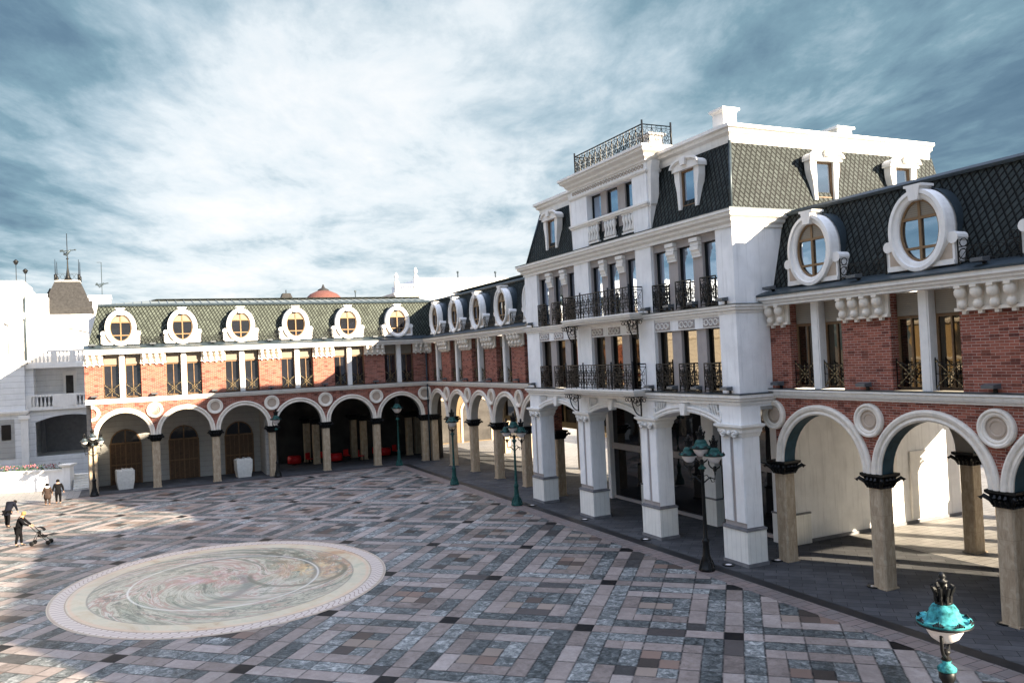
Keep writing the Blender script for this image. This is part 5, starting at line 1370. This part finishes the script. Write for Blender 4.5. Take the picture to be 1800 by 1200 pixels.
def person(loc, rot, label, J, coat, trous, hair, longhair=False, skirt=None, fur=False, scale=1.0, bag=None):
    """J: joints in metres; person faces -y"""
    o = thing('person', label, 'person', loc, rot); o.scale = (scale,)*3
    pel, chest, neck, head = J['pel'], J['chest'], J['neck'], J['head']
    V = lambda p: Vector(p)
    ch = [[(pel, .13), (chest, .15), (neck, .06), (head, .085), (tuple(V(head)+(V(head)-V(neck)).normalized()*.10), .07)]]
    face = J.get('face', (0, -1, 0)); hd = V(head); fc = V(face).normalized()
    ch.append([(head, .085), (tuple(hd+fc*.085+Vector((0, 0, -.01))), .02)])            # nose
    sl_, tr = [], []
    for s_ in ('L', 'R'):
        sh, el, wr = J['sh'+s_], J['el'+s_], J['wr'+s_]; hp, kn, an_ = J['hp'+s_], J['kn'+s_], J['an'+s_]
        hdv = (V(wr)-V(el)).normalized(); palm = tuple(V(wr)+hdv*.06)
        side = hdv.cross(Vector((1, .2, .1))).normalized()
        ch.append([(chest, .15), (sh, .07), (el, .045), (wr, .028), (palm, .03)])
        for q in range(4):
            b0 = V(palm)+hdv*.03+side*(.012*(q-1.5)*1.6); L_ = (.06, .07, .065, .05)[q]
            ch.append([(palm, .03), (tuple(b0), .010), (tuple(b0+hdv*L_*.6), .009), (tuple(b0+hdv*L_*.9+fc*.02), .008)])
        ch.append([(palm, .03), (tuple(V(palm)+side*.045), .010), (tuple(V(palm)+side*.055+hdv*.04), .009)])
        toe = tuple(V(an_)+fc*.17+Vector((0, 0, -.05)))
        ch.append([(pel, .13), (hp, .09), (kn, .06), (an_, .04), (toe, .035)])
        sl_.append([(chest, .185), (sh, .095), (el, .07), (tuple(V(el).lerp(V(wr), .92)), .052)])
        tr.append([(pel, .155), (hp, .115), (kn, .085), (tuple(V(kn).lerp(V(an_), .92)), .065)])
    skin_obj('body', ch, SKIN, o)
    hem = J.get('hem', tuple(V(pel)+Vector((0, 0, -.12))))
    skin_obj('coat', [[(pel, .19), (chest, .195), (tuple(V(chest).lerp(V(neck), .8)), .10)], [(pel, .19), (hem, .20)]]+[[(chest, .195)]+c[1:] for c in sl_], coat, o)
    skin_obj('trousers', tr, trous, o)
    for s_ in ('L', 'R'):
        an_ = V(J['an'+s_]); skin_obj('shoe', [[(tuple(an_+Vector((0, 0, -.02))), .05), (tuple(an_+fc*.17+Vector((0, 0, -.045))), .042)]], SHOE, o)
    hu = (hd-V(neck)).normalized()
    hh = MB(); n = 10
    c0 = hd+hu*.055-fc*.025
    hh.lathe([(.115*math.sin(PI*i/8)+.001, -.115*math.cos(PI*i/8)) for i in range(9)], tuple(c0), 12); hh.obj('hair', hair, o)
    if longhair:
        skin_obj('hair', [[(tuple(hd-fc*.05), .10), (tuple(hd-fc*.09+Vector((0, 0, -.16))), .10), (tuple(hd-fc*.08+Vector((0, 0, -.30))), .06)]], hair, o)
    if fur: skin_obj('fur_collar', [[(tuple(V(neck)+Vector((-.13, 0, -.02))), .07), (tuple(V(neck)-fc*.10), .09), (tuple(V(neck)+Vector((.13, 0, -.02))), .07)]], FUR, o)
    if skirt: MB().lathe([(.22, 0), (.24, .15), (.19, .40)], (pel[0], pel[1], skirt), 14).obj('skirt', coat, o)
    return o
def standing(h=1.72, w=1.0, step=.10, lean=0.0, arm=.06):
    k = h/1.72
    J = dict(pel=(0, 0, .93*k), chest=(0, -.02-lean*.35, 1.28*k), neck=(0, -.02-lean*.6, 1.48*k), head=(0, -.05-lean*.75, 1.60*k))
    for s_, sx in (('L', 1), ('R', -1)):
        J['sh'+s_] = (sx*.19*w, -.02-lean*.5, 1.40*k); J['el'+s_] = (sx*(.25*w+arm*.4), 0-lean*.5, 1.12*k); J['wr'+s_] = (sx*(.25*w+arm), -.08-lean*.5, .88*k)
        J['hp'+s_] = (sx*.10, 0, .88*k); J['kn'+s_] = (sx*.11, -.03-step*sx*.5, .49*k); J['an'+s_] = (sx*.11, step*-sx, .085)
    return J
def at_px(u, v):
    r_ = px_ray(u, v); t = CAM_H/-r_.z; p = r_*t; return (p.x, p.y, .009)
UP = PI+R(6)
J = standing(1.60, 1.05); person(at_px(103, 885.5), UP, 'man in a black jacket walking away beside the garden wall', J, BLACKC, BLACKC, HAIRD, scale=1.03)
J = standing(1.45, .9, .07); J['hem'] = (0, 0, .62); person(at_px(84, 888), UP, 'short woman in a brown coat with pale fur hood walking away', J, BROWNC, BROWNC, HAIRD, fur=True, skirt=.45)
# man bending forward, seen from behind
J = standing(1.72, 1.15, .05); J.update(chest=(0, -.30, 1.30), neck=(0, -.46, 1.40), head=(0, -.58, 1.38), shL=(.21, -.32, 1.38), shR=(-.21, -.32, 1.38), elL=(.27, -.40, 1.08), elR=(-.27, -.40, 1.08), wrL=(.22, -.55, .86), wrR=(-.22, -.55, .86))
person(at_px(13, 927), PI-R(35), 'man in a dark jacket bending forward at the left edge', J, NAVY, BLACKC, HAIRD, scale=1.02)
J = standing(1.78, 1.0, .10); J.update(chest=(0, -.14, 1.32), neck=(0, -.20, 1.50), head=(0, -.27, 1.60), shL=(.18, -.15, 1.42), shR=(-.18, -.15, 1.42), elL=(.25, -.34, 1.16), elR=(-.25, -.34, 1.16), wrL=(.16, -.58, 1.02), wrR=(-.16, -.58, 1.02)); J['hem'] = (0, 0, .55)
person(at_px(33, 960), R(78), 'blond woman in a long dark coat pushing a stroller', J, BLACKC, BLACKC, HAIRB, longhair=True, scale=1.03)
def stroller(loc, rot):
    o = thing('stroller', 'small black stroller pushed by the blond woman', 'stroller', loc, rot)
    mb = MB()
    for sx in (-1, 1):
        mb.tube([(sx*.2, .35, 1.0), (sx*.2, .10, .70), (sx*.22, -.45, .14)], .018, 6); mb.tube([(sx*.2, .05, .66), (sx*.22, .30, .12)], .016, 6)
    mb.tube([(-.2, .35, 1.0), (.2, .35, 1.0)], .022, 6); mb.tube([(-.22, -.12, .4), (.22, -.12, .4)], .014, 5); mb.obj('frame', IRON, o)
    mb = MB(); mb.extr_x([(.06, .70), (.02, .42), (-.32, .38), (-.34, .44), (-.02, .50), (.0, .72)], -.19, .19); mb.obj('seat', BLACKC, o)
    mb = MB(); n = 8; v = []
    for x in (-.2, .2):
        for i in range(n+1): t = R(20)+R(100)*i/n; v.append((x, .02-.30*math.cos(t)+.0, .62+.30*math.sin(t)))
    mb.add(v, [(i, i+1, n+2+i, n+1+i) for i in range(n)], True); mb.obj('canopy', BLACKC, o)
    w = MB().lathe([(.10, -.025), (.115, -.015), (.115, .015), (.10, .025)], n=14); w.v = [(z, y, x) for x, y, z in w.v]; wm = w.mesh('wheel', IRON)
    for x in (-.24, .24):
        for y in (-.47, .31): put('wheel', wm, o, (x, y, .115))
a = Vector(at_px(33, 960)); dv = Vector((math.sin(R(78)), -math.cos(R(78)), 0))
stroller((a.x+dv.x*1.0, a.y+dv.y*1.0, .009), R(78))
